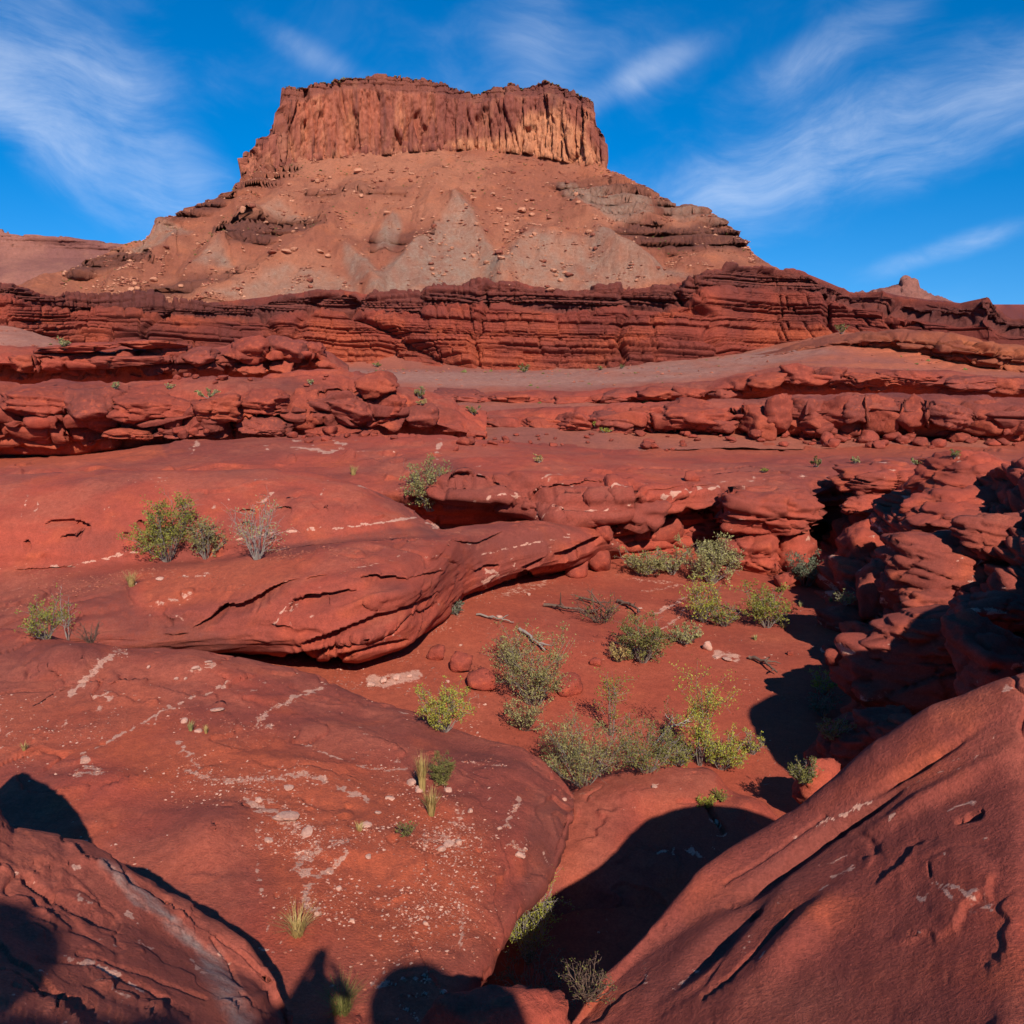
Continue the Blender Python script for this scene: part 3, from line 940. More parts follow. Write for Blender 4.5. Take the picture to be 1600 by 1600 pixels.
def build_ledges():
    ledge('orange_ledge', 'thin-bedded orange outcrop on the rise at the right', 1120, 1700,
          [(1120, 566), (1200, 550), (1290, 528), (1400, 515), (1480, 520), (1540, 532), (1700, 556)],
          [(1120, 569), (1200, 555), (1290, 534), (1400, 522), (1480, 528), (1540, 541), (1700, 565)],
          [(1120, 572), (1200, 563), (1290, 550), (1400, 552), (1480, 574), (1560, 584), (1700, 592)],
          lambda x: float(np.interp(x, [1120, 1300, 1700], [122, 117, 112])), 341, block=(4.5, 4.5, 1.4), under=1.5, mat=M_orange, segs=(12, 8, 34, 8), amp=1.3,
          brows=[([(1290, 540), (1350, 536), (1420, 534), (1470, 540)], 6, 1.2), ([(1420, 545), (1480, 550), (1560, 560)], 8, 1.6), ([(1200, 558), (1300, 546), (1380, 546)], 5, 1.0)])
    ledge('upper_ledge', 'thick overhanging red ledge at far left under the cliff', -120, 545,
          [(-120, 538), (20, 538), (100, 545), (180, 538), (260, 546), (350, 540), (380, 530), (420, 527), (470, 530), (500, 545), (545, 572)],
          [(-120, 556), (20, 556), (190, 553), (260, 556), (350, 555), (370, 542), (420, 536), (490, 545), (505, 560), (545, 580)],
          [(-120, 588), (20, 590), (200, 592), (350, 590), (420, 590), (505, 590), (545, 590)],
          lambda x: float(np.interp(x, [-120, 20, 300, 545], [72, 74, 80, 86])), 301, block=(5.5, 5, 2.2), under=2.2, brows=[([(-60, 574), (20, 576), (120, 578), (190, 574), (262, 566)], 16, 2.2), ([(20, 556), (100, 557), (200, 553)], 7, .7), ([(200, 568), (280, 570), (345, 562)], 10, 1.2), ([(340, 556), (365, 563), (430, 562), (495, 560), (510, 566)], 18, 2.4), ([(60, 548), (160, 546), (260, 552)], 5, .6)],
          lines=[([(56, 560), (62, 576)], 3, 1.0), ([(410, 535), (408, 556)], 2.5, .8), ([(486, 545), (490, 560)], 3, .8), ([(270, 550), (268, 574)], 3, .7)])
    ledge('middle_ledge', 'broken red ledge of big blocks across the left', -120, 760,
          [(-120, 600), (20, 602), (110, 598), (200, 600), (300, 590), (420, 585), (500, 578), (560, 578), (605, 590), (660, 612), (760, 640)],
          [(-120, 640), (20, 640), (100, 620), (180, 620), (190, 640), (300, 632), (340, 620), (440, 622), (540, 612), (600, 612), (650, 640), (760, 670)],
          [(-120, 705), (20, 700), (110, 702), (200, 690), (300, 684), (400, 686), (560, 690), (640, 680), (700, 690), (760, 705)],
          lambda x: float(np.interp(x, [-120, 20, 300, 560, 760], [50, 51, 53, 56, 60])), 311, block=(5.0, 5.0, 2.3), under=1.6, amp=1.0, segs=(34, 12, 50, 12),
          lines=[([(188, 612), (190, 625), (178, 645), (176, 668)], 3.2, 1.2), ([(300, 632), (275, 648), (230, 655), (182, 664)], 3, .9), ([(366, 652), (366, 690)], 3, .9), ([(455, 618), (440, 632), (366, 640)], 3, .7), ([(482, 640), (480, 690)], 3.5, 1.0), ([(568, 605), (575, 650)], 2.6, .7), ([(100, 640), (90, 665), (112, 690)], 3, .9), ([(520, 640), (560, 655), (620, 650)], 2.6, .6), ([(600, 600), (640, 628)], 2.5, .6)],
          brows=[([(96, 672), (140, 676), (178, 668), (240, 664), (310, 650)], 16, 1.5), ([(180, 655), (240, 650), (300, 638)], 7, .7), ([(362, 662), (400, 652), (440, 660), (480, 664), (520, 668)], 18, 1.7), ([(365, 640), (440, 642)], 7, .8), ([(515, 660), (580, 655), (640, 668), (700, 672)], 14, 1.3), ([(300, 668), (340, 662), (366, 668)], 12, 1.0), ([(470, 610), (540, 606), (596, 592)], 7, .7), ([(20, 645), (60, 640), (100, 646)], 8, .7)])
    ledge('right_upper_ledge', 'upper row of red ledge blocks across the right', 560, 1700,
          [(560, 606), (700, 612), (900, 612), (980, 606), (1100, 595), (1180, 578), (1250, 572), (1400, 578), (1560, 588), (1700, 592)],
          [(560, 612), (700, 618), (900, 622), (980, 614), (1100, 606), (1175, 592), (1250, 582), (1400, 588), (1560, 598), (1700, 602)],
          [(560, 625), (700, 632), (900, 640), (980, 632), (1100, 628), (1180, 612), (1250, 608), (1400, 608), (1560, 620), (1700, 625)],
          lambda x: float(np.interp(x, [560, 900, 1200, 1700], [82, 80, 76, 74])), 321, block=(4.2, 4.2, 2.2), under=1.3, segs=(14, 8, 32, 8), brows=[([(980, 626), (1040, 630), (1110, 622)], 8, .9), ([(1176, 598), (1250, 600), (1330, 595), (1420, 600)], 12, 1.4), ([(1420, 604), (1500, 606), (1580, 612)], 9, .9), ([(640, 622), (720, 628), (800, 626)], 6, .6), ([(1100, 614), (1150, 612), (1180, 606)], 8, .9)],
          lines=[([(1238, 578), (1244, 596)], 3, .8), ([(1300, 578), (1306, 594)], 3, .8), ([(1178, 590), (1170, 606)], 3, .8)])
    ledge('right_ledge', 'lower row of big cracked red blocks across the right', 640, 1700,
          [(640, 650), (700, 648), (800, 640), (960, 632), (1050, 626), (1200, 620), (1350, 616), (1500, 622), (1700, 625)],
          [(640, 662), (700, 660), (800, 652), (960, 640), (1050, 636), (1180, 636), (1220, 628), (1350, 625), (1500, 632), (1700, 640)],
          [(640, 690), (700, 692), (840, 690), (980, 690), (1040, 676), (1160, 678), (1240, 674), (1400, 668), (1560, 680), (1700, 690)],
          lambda x: float(np.interp(x, [640, 900, 1200, 1700], [66, 64, 60, 56])), 331, block=(5.0, 5.0, 3.0), under=1.0, segs=(14, 10, 50, 8), brows=[([(985, 668), (1036, 676), (1100, 668), (1130, 664)], 10, .9), ([(1155, 672), (1200, 676), (1240, 668)], 14, 1.3), ([(1262, 655), (1290, 650), (1312, 672)], 9, .9), ([(1355, 664), (1400, 660), (1412, 662)], 9, 1.0), ([(830, 672), (900, 678), (970, 672)], 8, .8), ([(1420, 664), (1500, 662), (1560, 668)], 9, .9), ([(700, 676), (780, 680), (840, 672)], 6, .6)],
          lines=[([(1012, 640), (1016, 655), (1022, 668), (1035, 672)], 2.4, .8), ([(1170, 640), (1160, 660), (1156, 676)], 3.5, 1.2), ([(1252, 632), (1265, 640), (1262, 650), (1280, 665), (1295, 672)], 3, 1.0),
                 ([(1352, 622), (1356, 645), (1350, 668)], 3, 1.0), ([(1040, 676), (1100, 668), (1156, 660)], 2.5, .7), ([(1410, 628), (1420, 655), (1412, 664)], 3, .9), ([(1452, 632), (1446, 662)], 2.5, .9)])



# ------------------------------------------------------------------ slickrock above the wash
def slick(s, a1=.22, a2=.07, a3=.02, bed=.06, seed=0, w=1.0, flake=.0, fs=1.0):
    x, y, z = s.xyz()
    d = a1 * fbm(x / 5, y / 5, z / 3, 3, seed) + a2 * fbm(x / 1.3, y / 1.3, z / .8, 4, seed + 1) + a3 * fbm(x / .3, y / .3, z / .25, 3, seed + 2)
    zz = z + .06 * x - .04 * y + .25 * fbm(x / 4, y / 4, z / 4, 2, seed + 3)
    d = d + bed * fbm(x / 7, y / 7, zz / .28, 4, seed + 4)
    if flake:
        k = 4.0 * fbm(x / (2.6 * fs), y / (2.6 * fs), zz / (1.2 * fs), 5, seed + 6) + zz / (.5 * fs)
        fr = k - np.floor(k)
        on = sstep(-.05, .2, fbm(x / (1.7 * fs), y / (1.7 * fs), z / fs, 3, seed + 7))
        d = d + flake * on * (sstep(0, .10, fr) - fr)
        pit = sstep(.30, .5, fbm(x / (.35 * fs), y / (.35 * fs), z / (.25 * fs), 3, seed + 8))
        d = d - .6 * flake * pit
        # hairline joints
        w1 = .5 * fbm(x / fs, y / fs, z / fs, 3, seed + 9)
        c = np.abs(fbm(x / (3.2 * fs) + w1 * .3, y / (3.2 * fs), zz / (1.6 * fs) + w1 * .3, 3, seed + 10))
        on2 = sstep(.0, .18, fbm(x / (4 * fs), y / (4 * fs), z / (3 * fs), 2, seed + 11))
        d = d - .9 * flake * on2 * sstep(.016, .003, c)
    s.push(d * w)


def build_upper():
    base = [(-150, 860, 41), (600, 860, 41), (690, 852, 40.5), (760, 845, 40), (860, 862, 39), (960, 880, 37.2), (1060, 872, 38), (1135, 870, 39), (1148, 890, 36.6), (1200, 893, 36.4), (1255, 888, 36.8), (1268, 870, 39.5), (1320, 850, 41), (1360, 840, 40), (1500, 830, 40), (1700, 830, 40)]
    mid = [(-150, 815, 40.4), (600, 815, 40), (690, 815, 38.5), (760, 808, 37.5), (860, 828, 36.5), (960, 835, 36), (1000, 825, 37.0), (1060, 825, 38.2), (1135, 825, 39.4), (1148, 842, 36.4), (1200, 842, 36.2), (1255, 838, 36.6), (1268, 820, 40.0), (1320, 812, 42), (1340, 812, 41), (1500, 800, 40), (1700, 800, 40)]
    lip = [(-150, 775, 39), (600, 775, 38), (690, 782, 36.6), (760, 785, 35.6), (860, 800, 34.9), (960, 800, 34.9), (1000, 790, 35.8), (1060, 790, 36.6), (1135, 790, 37.4), (1148, 800, 35.9), (1200, 798, 35.6), (1255, 795, 36.1), (1268, 785, 38.4), (1320, 785, 39.2), (1335, 790, 37.4), (1400, 785, 36.5), (1500, 770, 36), (1700, 770, 36)]
    rows = [('z', const((-11, 43))), ('p', base, 5), ('p', mid, 5), ('p', lip, 6),
            ('p', [(-150, 752, 40), (300, 748, 40), (640, 752, 39), (690, 752, 37.6), (760, 752, 37.0), (850, 756, 36.4), (960, 762, 36.3), (1060, 765, 37.4), (1140, 768, 38.0), (1200, 768, 36.8), (1260, 768, 37.6), (1320, 765, 39.4), (1400, 752, 38.5), (1500, 745, 38), (1700, 745, 38)], 8),
            ('p', [(-150, 738, 42), (300, 728, 42), (640, 730, 41), (690, 728, 39.6), (760, 732, 39.2), (850, 735, 39), (960, 742, 39), (1060, 745, 40), (1200, 745, 40), (1320, 742, 41), (1500, 728, 41), (1700, 725, 41)]),
            ('p', [(-150, 735, 46), (20, 728, 46), (300, 705, 46), (700, 703, 45), (900, 718, 45), (1100, 722, 46), (1300, 720, 46), (1500, 712, 46), (1700, 710, 46)]),
            ('p', [(-150, 732, 50), (20, 722, 50), (130, 712, 50), (270, 692, 51), (400, 684, 52), (690, 681, 52), (780, 690, 53), (870, 702, 54), (1000, 706, 55), (1200, 706, 55), (1500, 704, 54), (1700, 700, 54)]),
            ('z', [(-150, -8.4, 57), (400, -7.6, 58), (700, -7.4, 59), (900, -7.75, 61), (1300, -7.7, 61), (1700, -7.5, 60)]), ('z', const((-9.5, 72)))]
    s = Sheet(-100, 1680, 2.5, rows, [3, 24, 26, 20, 20, 26, 20, 6, 3], sig=9, tens=.2, wob=2.0, seed=41)
    slick(s, .28, .09, .02, .10, 42, flake=.22, fs=2.4)
    x, y, z = s.xyz()
    face = sstep(.8, 1.2, s.t) * (1 - sstep(4.0, 4.8, s.t)) * (s.px0 > 640)
    o, g, b = strata(x, z, 43, (.3, .9), (2.5, 7), zmin=-20, zmax=40, wob=.25)
    p, i = pillow(x + .4 * fbm(x / 3, y / 3, z / 3, 2, 5), y, z, (4.0, 4.0, 1.7), 44, .10)
    s.push(face * (.45 * (b - .5) - .2 * g * (b > .4) + .35 * (i - .5) - .25 * (1 - p)))
    s.undercut([([(1090, 748), (1130, 746), (1160, 743), (1180, 739)], 8, .8), ([(1030, 742), (1060, 747)], 6, .4), ([(696, 775), (715, 756), (745, 749), (775, 758), (798, 776)], 16, .7), ([(755, 803), (800, 786), (850, 768), (900, 762), (960, 753), (1000, 748)], 7, .5),
                ([(855, 820), (900, 828), (940, 826), (985, 806)], 16, 1.2), ([(985, 800), (1020, 812), (1070, 800)], 14, 1.0), ([(1078, 794), (1110, 797), (1150, 792)], 18, 1.6), ([(1145, 836), (1200, 838), (1262, 832)], 8, .6),
                ([(1150, 774), (1180, 770), (1250, 772)], 6, .35), ([(1320, 798), (1380, 806), (1450, 806)], 26, 2.0), ([(1318, 772), (1350, 768), (1400, 762), (1440, 766)], 8, .6), ([(1000, 775), (1080, 768), (1130, 762)], 4, .3), ([(1100, 845), (1150, 838)], 8, .5)], (3, 12))
    s.carve([([(1190, 838), (1195, 855), (1212, 882)], 4, .6), ([(1228, 838), (1232, 852)], 3, .4), ([(1478, 735), (1450, 760), (1430, 785)], 6, .8), ([(990, 772), (1000, 800), (1008, 815)], 5, .7), ([(1140, 775), (1148, 800), (1140, 830)], 7, 1.2), ([(1265, 780), (1268, 830)], 5, .7)], (3, 12))
    s.holes([(545, 713, 10, 6, .7), (454, 719, 7, 5, .5)])
    s.bump([(738, 762, 40, 14, 0, -.25), (880, 812, 60, 16, -5, .5), 
             (1400, 745, 70, 22, 0, .5), (1360, 795, 30, 20, 0, .4)])
    s.paint(0, [([(735, 785), (800, 778), (850, 770), (858, 762), (900, 768), (980, 764)], 2.6, .9), ([(830, 812), (870, 800), (940, 797), (990, 790)], 2.4, .9), ([(1030, 782), (1080, 772), (1130, 765)], 2.6, 1.0), ([(860, 750), (848, 758), (870, 748), (890, 750)], 2.0, .8),
                ([(1100, 757), (1200, 750), (1320, 745)], 2.6, .6), ([(1150, 815), (1250, 810), (1320, 800)], 3, .7), ([(1150, 862), (1200, 870)], 3, .7), ([(1200, 862), (1250, 855)], 3, .5),
                ([(680, 710), (688, 698), (690, 692)], 4, 1.2), ([(455, 700), (520, 705), (540, 695), (525, 690)], 5, .9), ([(300, 705), (312, 692), (295, 698)], 5, .8), ([(410, 700), (418, 702)], 4, 1.0), ([(560, 705), (620, 700)], 4, .6), ([(460, 690), (470, 686)], 5, .8)], (5, 10))
    s.paint(2, [('poly', [(690, 775), (700, 745), (780, 745), (1000, 772), (1000, 800), (900, 825), (800, 820)], 10, .35), ('poly', [(540, 735), (600, 715), (700, 715), (760, 740), (700, 760)], 10, .35), ('poly', [(1140, 780), (1260, 775), (1260, 830), (1150, 830)], 10, .4)])
    s.paint(3, [('poly', [(1000, 700), (1300, 690), (1600, 695), (1600, 715), (1200, 712), (1000, 715)], 6, .6), ('poly', [(-150, 715), (20, 715), (250, 695), (260, 712), (100, 728), (-150, 740)], 5, .7)])
    s.build('slickrock_dome', M_mid, 'smooth red slickrock swell behind the wash with a banded front wall')
    return s


def build_left():
    rows = [('z', [(-200, -10.2, 26), (560, -10.2, 26), (720, -10.5, 32), (960, -10.8, 38)]),
            ('p', [(-200, 1020, 24.6), (400, 1016, 24.8), (480, 1022, 25.0), (560, 1022, 25.0), (620, 1008, 25.6), (680, 968, 27.8), (700, 948, 29.6), (720, 933, 30.8), (800, 908, 33.2), (900, 886, 35.6), (945, 874, 36.6), (970, 870, 37.2)], 4),
            ('p', [(-200, 1012, 22.0), (400, 1012, 21.9), (480, 1026, 21.6), (560, 1030, 21.4), (640, 1004, 22.8), (690, 960, 25.6), (705, 940, 27.8), (725, 922, 28.8), (800, 900, 31.0), (900, 876, 33.4), (940, 858, 35.2), (970, 862, 36.6)], 5),
            ('p', [(-200, 975, 22.2), (210, 975, 22.2), (330, 962, 22.2), (420, 948, 22.0), (520, 940, 21.8), (640, 920, 23.0), (700, 893, 26.0), (730, 880, 28.8), (780, 874, 30.4), (850, 858, 32.0), (930, 838, 34.3), (970, 855, 36.4)], 7),
            ('p', [(-200, 935, 24.4), (20, 935, 24.4), (210, 900, 24.8), (440, 878, 24.4), (560, 862, 24.2), (690, 852, 26.2), (730, 840, 29.4), (780, 832, 31.4), (850, 824, 33.0), (930, 826, 35.2), (970, 850, 36.8)], 8),
            ('p', [(-200, 892, 26.2), (20, 890, 26.2), (210, 880, 26.4), (340, 873, 26.4), (430, 858, 26.4), (560, 844, 26.8), (690, 840, 28.6), (730, 828, 31.4), (780, 818, 33.4), (850, 815, 34.6), (940, 822, 36.2), (970, 846, 37.2)], 8),
            ('p', [(-200, 862, 26.5), (20, 862, 26.5), (200, 858, 26.7), (340, 850, 26.8), (430, 838, 26.9), (560, 828, 27.2), (660, 830, 28.6), (690, 834, 29.4), (730, 824, 32.0), (850, 813, 35.2), (970, 844, 37.6)], 8),
            ('p', [(-200, 812, 27.4), (20, 812, 27.4), (200, 806, 27.6), (400, 795, 27.8), (560, 795, 28.2), (640, 812, 29.2), (690, 832, 30.0), (730, 822, 32.8), (850, 812, 36), (970, 843, 38)], 8),
            ('p', [(-200, 768, 29.8), (20, 758, 29.8), (120, 748, 30), (300, 743, 30.2), (480, 748, 30.4), (560, 762, 30.6), (620, 786, 31), (660, 812, 31.2), (692, 832, 31.4), (730, 822, 34), (850, 812, 37), (970, 843, 39)], 6),
            ('z', [(-200, -5.6, 33), (480, -5.6, 33.4), (600, -6.6, 34), (690, -8.0, 34), (850, -8.8, 38.5), (970, -9.6, 40)]), ('z', const((-10.5, 41)))]
    s = Sheet(-120, 968, 1.9, rows, [4, 22, 40, 34, 22, 10, 22, 36, 8, 5], sig=7, tens=.1, wob=2.5, seed=51)
    slick(s, .12, .05, .015, .035, 52, flake=.12, fs=1.6)
    x, y, z = s.xyz()
    x, y, z = x.copy(), y.copy(), z.copy()
    face = sstep(1, 1.5, s.t) * (1 - sstep(3.2, 4.0, s.t)) * (1 - .5 * (s.px0 > 700))
    zz = z + .085 * (x + 8) * (s.px0 < 720) * -1.0
    bedn = fbm(x / 5, y / 5, zz / .5, 4, 53)
    st = np.abs(((zz / .62 + .5 * fbm(x / 3, y / 3, zz, 2, 54)) % 1) - .5) * 2
    s.push(face * (.34 * bedn + .06 * (st - .5) * sstep(-.1, .3, fbm(x / 3, y / 3, z, 2, 57))))
    s.undercut([([(300, 980), (340, 957), (352, 946), (372, 948), (398, 940), (440, 918), (470, 910)], 15, .95), ([(480, 912), (516, 902)], 9, .5), ([(560, 908), (600, 906), (640, 903), (690, 893)], 13, .8),
                ([(470, 1006), (540, 983), (590, 962), (640, 948), (690, 925)], 18, 1.0), ([(400, 1030), (440, 1026), (480, 1020), (520, 1008), (570, 996)], 16, .9), ([(445, 958), (460, 940), (500, 934), (560, 925)], 10, .5),
                ([(570, 1003), (610, 985), (640, 966), (680, 948)], 11, .7), ([(500, 1036), (560, 1018), (640, 1000)], 8, .5),
                ([(66, 822), (80, 814), (100, 813), (125, 816), (140, 822)], 9, .5), ([(700, 846), (745, 850), (785, 832)], 10, .7), ([(865, 866), (890, 858), (925, 842), (940, 838)], 18, 1.0), ([(815, 888), (850, 872)], 10, .6), ([(740, 893), (760, 883), (780, 884)], 10, .6),
                ([(430, 862), (520, 852), (600, 848), (690, 846)], 5, .35), ([(20, 893), (60, 890), (120, 886)], 6, .4)], (2.5, 10))
    s.holes([(128, 828, 14, 10, .9), (110, 842, 16, 6, .8), (42, 854, 6, 9, .6), (219, 825, 8, 11, .7), (385, 803, 14, 8, .8), (442, 801, 13, 7, .8), (196, 836, 6, 4, .4), (384, 821, 8, 5, .5), (508, 800, 4, 4, .3), (553, 795, 5, 4, .3), (490, 946, 26, 12, .5), (820, 902, 14, 8, .4), (893, 868, 12, 9, .6)])
    s.bump([(590, 940, 90, 14, 15, .25), (560, 1000, 110, 10, 18, .2)], (2, 14))
    s.paint(0, [([(20, 893), (110, 885), (165, 872), (230, 858)], 3.4, .9), ([(370, 845), (430, 832), (560, 822), (660, 808)], 2.8, 1.0), ([(230, 950), (270, 942), (300, 930)], 5, .8), ([(215, 965), (240, 960), (290, 968)], 3, .6), ([(400, 788), (420, 775), (428, 768)], 4, 1.0),
                ([(45, 772), (38, 795), (33, 810)], 2, .8), ([(62, 775), (58, 795), (45, 808)], 2, .8), ([(330, 793), (334, 790)], 4, 1.0), ([(355, 785), (358, 780)], 3, .9), ([(455, 782), (465, 772)], 2, .8), ([(500, 775), (506, 765)], 2, .7),
                ([(250, 903), (330, 900)], 4, .7), ([(560, 890), (620, 872), (640, 858)], 3, .8), ([(740, 870), (800, 855), (890, 838)], 2.4, .8), ([(755, 912), (765, 900), (775, 895), (760, 905)], 7, 1.3), ([(735, 915), (800, 905), (900, 880)], 3, .5), ([(720, 850), (735, 855)], 4, .8),
                ([(665, 820), (680, 828)], 3, .9), ([(560, 760), (572, 765)], 4, .9), ([(480, 968), (520, 955), (560, 950)], 3, .5), ([(420, 1000), (470, 985), (520, 975)], 3, .4), ([(20, 925), (100, 905), (140, 915)], 3, .5)], (4, 10))
    s.paint(2, [('poly', [(-200, 905), (60, 905), (150, 895), (205, 905), (215, 960), (300, 970), (390, 1020), (200, 1020), (-200, 1010)], 14, .55), ('poly', [(430, 855), (560, 832), (670, 822), (690, 842), (560, 848), (440, 862)], 5, .6), ('poly', [(690, 845), (850, 828), (900, 840), (850, 870), (740, 890), (705, 880)], 12, .3),
                ('poly', [(600, 845), (700, 850), (720, 900), (690, 930), (640, 900)], 14, .3)])
    s.paint(3, [('poly', [(215, 890), (450, 870), (500, 880), (440, 920), (350, 940), (230, 950)], 12, .5)])
    s.build('slickrock_ledge', M_near, 'overhanging red slickrock ledge with pitted dome on the left')
    return s


def build_centre():
    rows = [('p', [(-200, 1740, 7.0), (600, 1730, 7.6), (690, 1630, 9.6), (740, 1535, 11.6), (768, 1488, 12.6), (798, 1416, 13.8), (840, 1372, 14.6), (862, 1345, 15.1), (880, 1295, 15.6), (888, 1272, 15.8), (897, 1260, 15.9)], 3),
            ('p', [(-200, 1720, 5.9), (600, 1720, 6.3), (690, 1640, 7.3), (740, 1552, 8.7), (768, 1505, 9.6), (798, 1436, 10.8), (840, 1396, 11.6), (862, 1370, 12.1), (880, 1312, 13.4), (888, 1282, 14.2), (897, 1264, 14.9)], 3),
            ('p', [(-200, 1500, 8.0), (300, 1500, 8.4), (500, 1500, 8.5), (640, 1490, 8.9), (740, 1440, 10.0), (780, 1410, 10.7), (810, 1370, 11.6), (862, 1335, 12.6), (884, 1285, 14.0), (897, 1260, 14.9)], 6),
            ('p', [(-200, 1320, 10.8), (20, 1320, 10.9), (300, 1320, 11.0), (500, 1320, 11.2), (640, 1310, 11.7), (760, 1300, 12.4), (820, 1290, 12.9), (862, 1282, 13.6), (886, 1270, 14.3), (897, 1257, 15.0)]),
            ('p', [(-200, 1140, 14.6), (20, 1140, 14.6), (300, 1150, 14.6), (500, 1170, 14.8), (650, 1200, 14.5), (760, 1212, 14.5), (820, 1222, 14.6), (870, 1242, 14.9), (897, 1252, 15.2)]),
            ('p', [(-200, 1060, 16.6), (20, 1068, 16.6), (160, 1062, 17.0), (240, 1068, 17.0), (400, 1080, 17.4), (500, 1098, 17.4), (580, 1130, 16.8), (740, 1172, 15.9), (820, 1190, 15.5), (870, 1230, 15.3), (897, 1250, 15.4)]),
            ('p', [(-200, 985, 19.2), (20, 990, 19.2), (70, 994, 19.1), (110, 1004, 19.0), (200, 1017, 19.0), (300, 1014, 19.3), (390, 1027, 19.6), (440, 1042, 19.5), (500, 1057, 19.4), (560, 1086, 18.9), (584, 1103, 18.5), (640, 1112, 18.1), (740, 1150, 17.2), (820, 1172, 16.6), (850, 1195, 16.2), (880, 1230, 15.8), (897, 1249, 15.6)], 5),
            ('z', [(-200, -8.6, 20.6), (400, -9.4, 21.0), (584, -10.2, 19.8), (740, -10.6, 18.4), (897, -10.8, 16.4)]), ('z', const((-11.5, 22)))]
    s = Sheet(-120, 896, 1.95, rows, [6, 36, 58, 58, 34, 36, 6, 2], sig=9, tens=.1, wob=2.0, seed=61)
    slick(s, .17, .06, .016, .03, 62, flake=.085)
    s.undercut([([(30, 1122), (48, 1106), (80, 1088), (110, 1076), (150, 1068), (168, 1074), (228, 1064)], 10, .24), ([(318, 1112), (330, 1104), (342, 1102), (354, 1106)], 10, .2), ([(195, 1070), (232, 1066)], 7, .14),
                ([(395, 1032), (420, 1052), (445, 1060)], 5, .045), ([(300, 1198), (340, 1204), (420, 1212)], 5, .045), ([(430, 1085), (480, 1102), (560, 1112)], 5, .045), ([(60, 1205), (110, 1222), (150, 1224)], 5, .045), ([(280, 1268), (350, 1262), (392, 1275)], 6, .045), ([(640, 1180), (720, 1200), (790, 1235)], 5, .045), ([(560, 1350), (640, 1338), (720, 1350)], 5, .045)], (6, 45))
    s.bump([(330, 1310, 90, 60, 20, .22), (150, 1230, 120, 30, 10, .10), (560, 1150, 130, 24, -12, .14), (420, 1190, 110, 18, -8, .10), (640, 1140, 70, 26, -15, .15), (110, 1035, 100, 34, 5, .3), (310, 1050, 110, 30, -6, .22), (500, 1260, 90, 18, -10, -.08), (690, 1260, 60, 26, -10, .10), (600, 1400, 120, 60, 0, -.10)])
    V = []
    rng = random.Random(4)
    V += [([(110, 1085), (140, 1060), (165, 1040), (185, 1022), (196, 1026)], 7, 1.3), ([(45, 1145), (80, 1140), (105, 1125)], 4, .7), ([(150, 1165), (200, 1138), (250, 1112), (310, 1090), (350, 1075), (358, 1068)], 3.4, 1.1), ([(350, 1150), (300, 1120), (390, 1140)], 2.5, .3),
          ([(400, 1130), (420, 1112), (460, 1092), (490, 1078), (508, 1068)], 4.2, 1.4), ([(398, 1132), (420, 1138), (425, 1142)], 5, 1.2), ([(245, 1105), (243, 1130)], 2, .7), ([(375, 1095), (400, 1080), (415, 1068)], 2.5, .7),
          ([(130, 1180), (140, 1200), (160, 1215), (120, 1215)], 9, 1.2), ([(280, 1160), (290, 1175), (320, 1210)], 8, .9), ([(290, 1205), (340, 1225), (420, 1222), (470, 1215), (520, 1232), (575, 1250)], 7, 1.1), ([(470, 1160), (510, 1175), (560, 1195), (635, 1200)], 4, .9), ([(540, 1130), (565, 1145), (570, 1155)], 3, .6),
          ([(385, 1260), (420, 1275), (445, 1280), (470, 1300)], 12, 1.0), ([(400, 1255), (440, 1270)], 12, .8), ([(495, 1335), (470, 1345), (462, 1362), (490, 1372), (478, 1400), (483, 1425), (495, 1430)], 8, 1.5), ([(495, 1372), (520, 1358), (540, 1345)], 6, 1.4), ([(520, 1328), (540, 1322)], 6, 1.1),
          ([(400, 1300), (405, 1330), (400, 1355), (410, 1400)], 5, .7), ([(715, 1270), (718, 1290)], 5, .8), ([(660, 1320), (690, 1310), (715, 1325)], 14, .8), ([(790, 1290), (800, 1270), (812, 1250)], 6, 1.0), ([(800, 1320), (790, 1325), (815, 1330)], 5, 1.0), ([(720, 1420), (722, 1460), (715, 1500)], 5, .8),
          ([(560, 1300), (580, 1290)], 8, .8), ([(640, 1440), (660, 1420)], 8, .6), ([(770, 1180), (760, 1195), (790, 1200)], 3, .7), ([(600, 1180), (640, 1195)], 3, .7), ([(570, 1090), (560, 1075)], 3, .7), ([(330, 1050), (300, 1058)], 5, .8)]
    s.paint(0, V, (7, 14))
    s.paint(3, [('poly', [(150, 1170), (330, 1140), (600, 1200), (760, 1300), (740, 1480), (600, 1500), (430, 1420), (380, 1260), (250, 1240)], 40, .75), ('poly', [(-200, 1090), (240, 1080), (330, 1140), (100, 1180), (-200, 1200)], 20, .4)])
    s.paint(2, [('poly', [(-200, 1000), (100, 1010), (180, 1030), (120, 1080), (20, 1120), (-200, 1110)], 14, .35), ('poly', [(840, 1240), (885, 1270), (860, 1370), (810, 1430), (815, 1330)], 8, .45), ('poly', [(570, 1110), (740, 1150), (840, 1190), (860, 1225), (740, 1195), (620, 1150)], 14, .25)])
    s.build('slickrock_slab', M_near, 'broad pale-veined red slickrock slab in the left foreground')
    return s


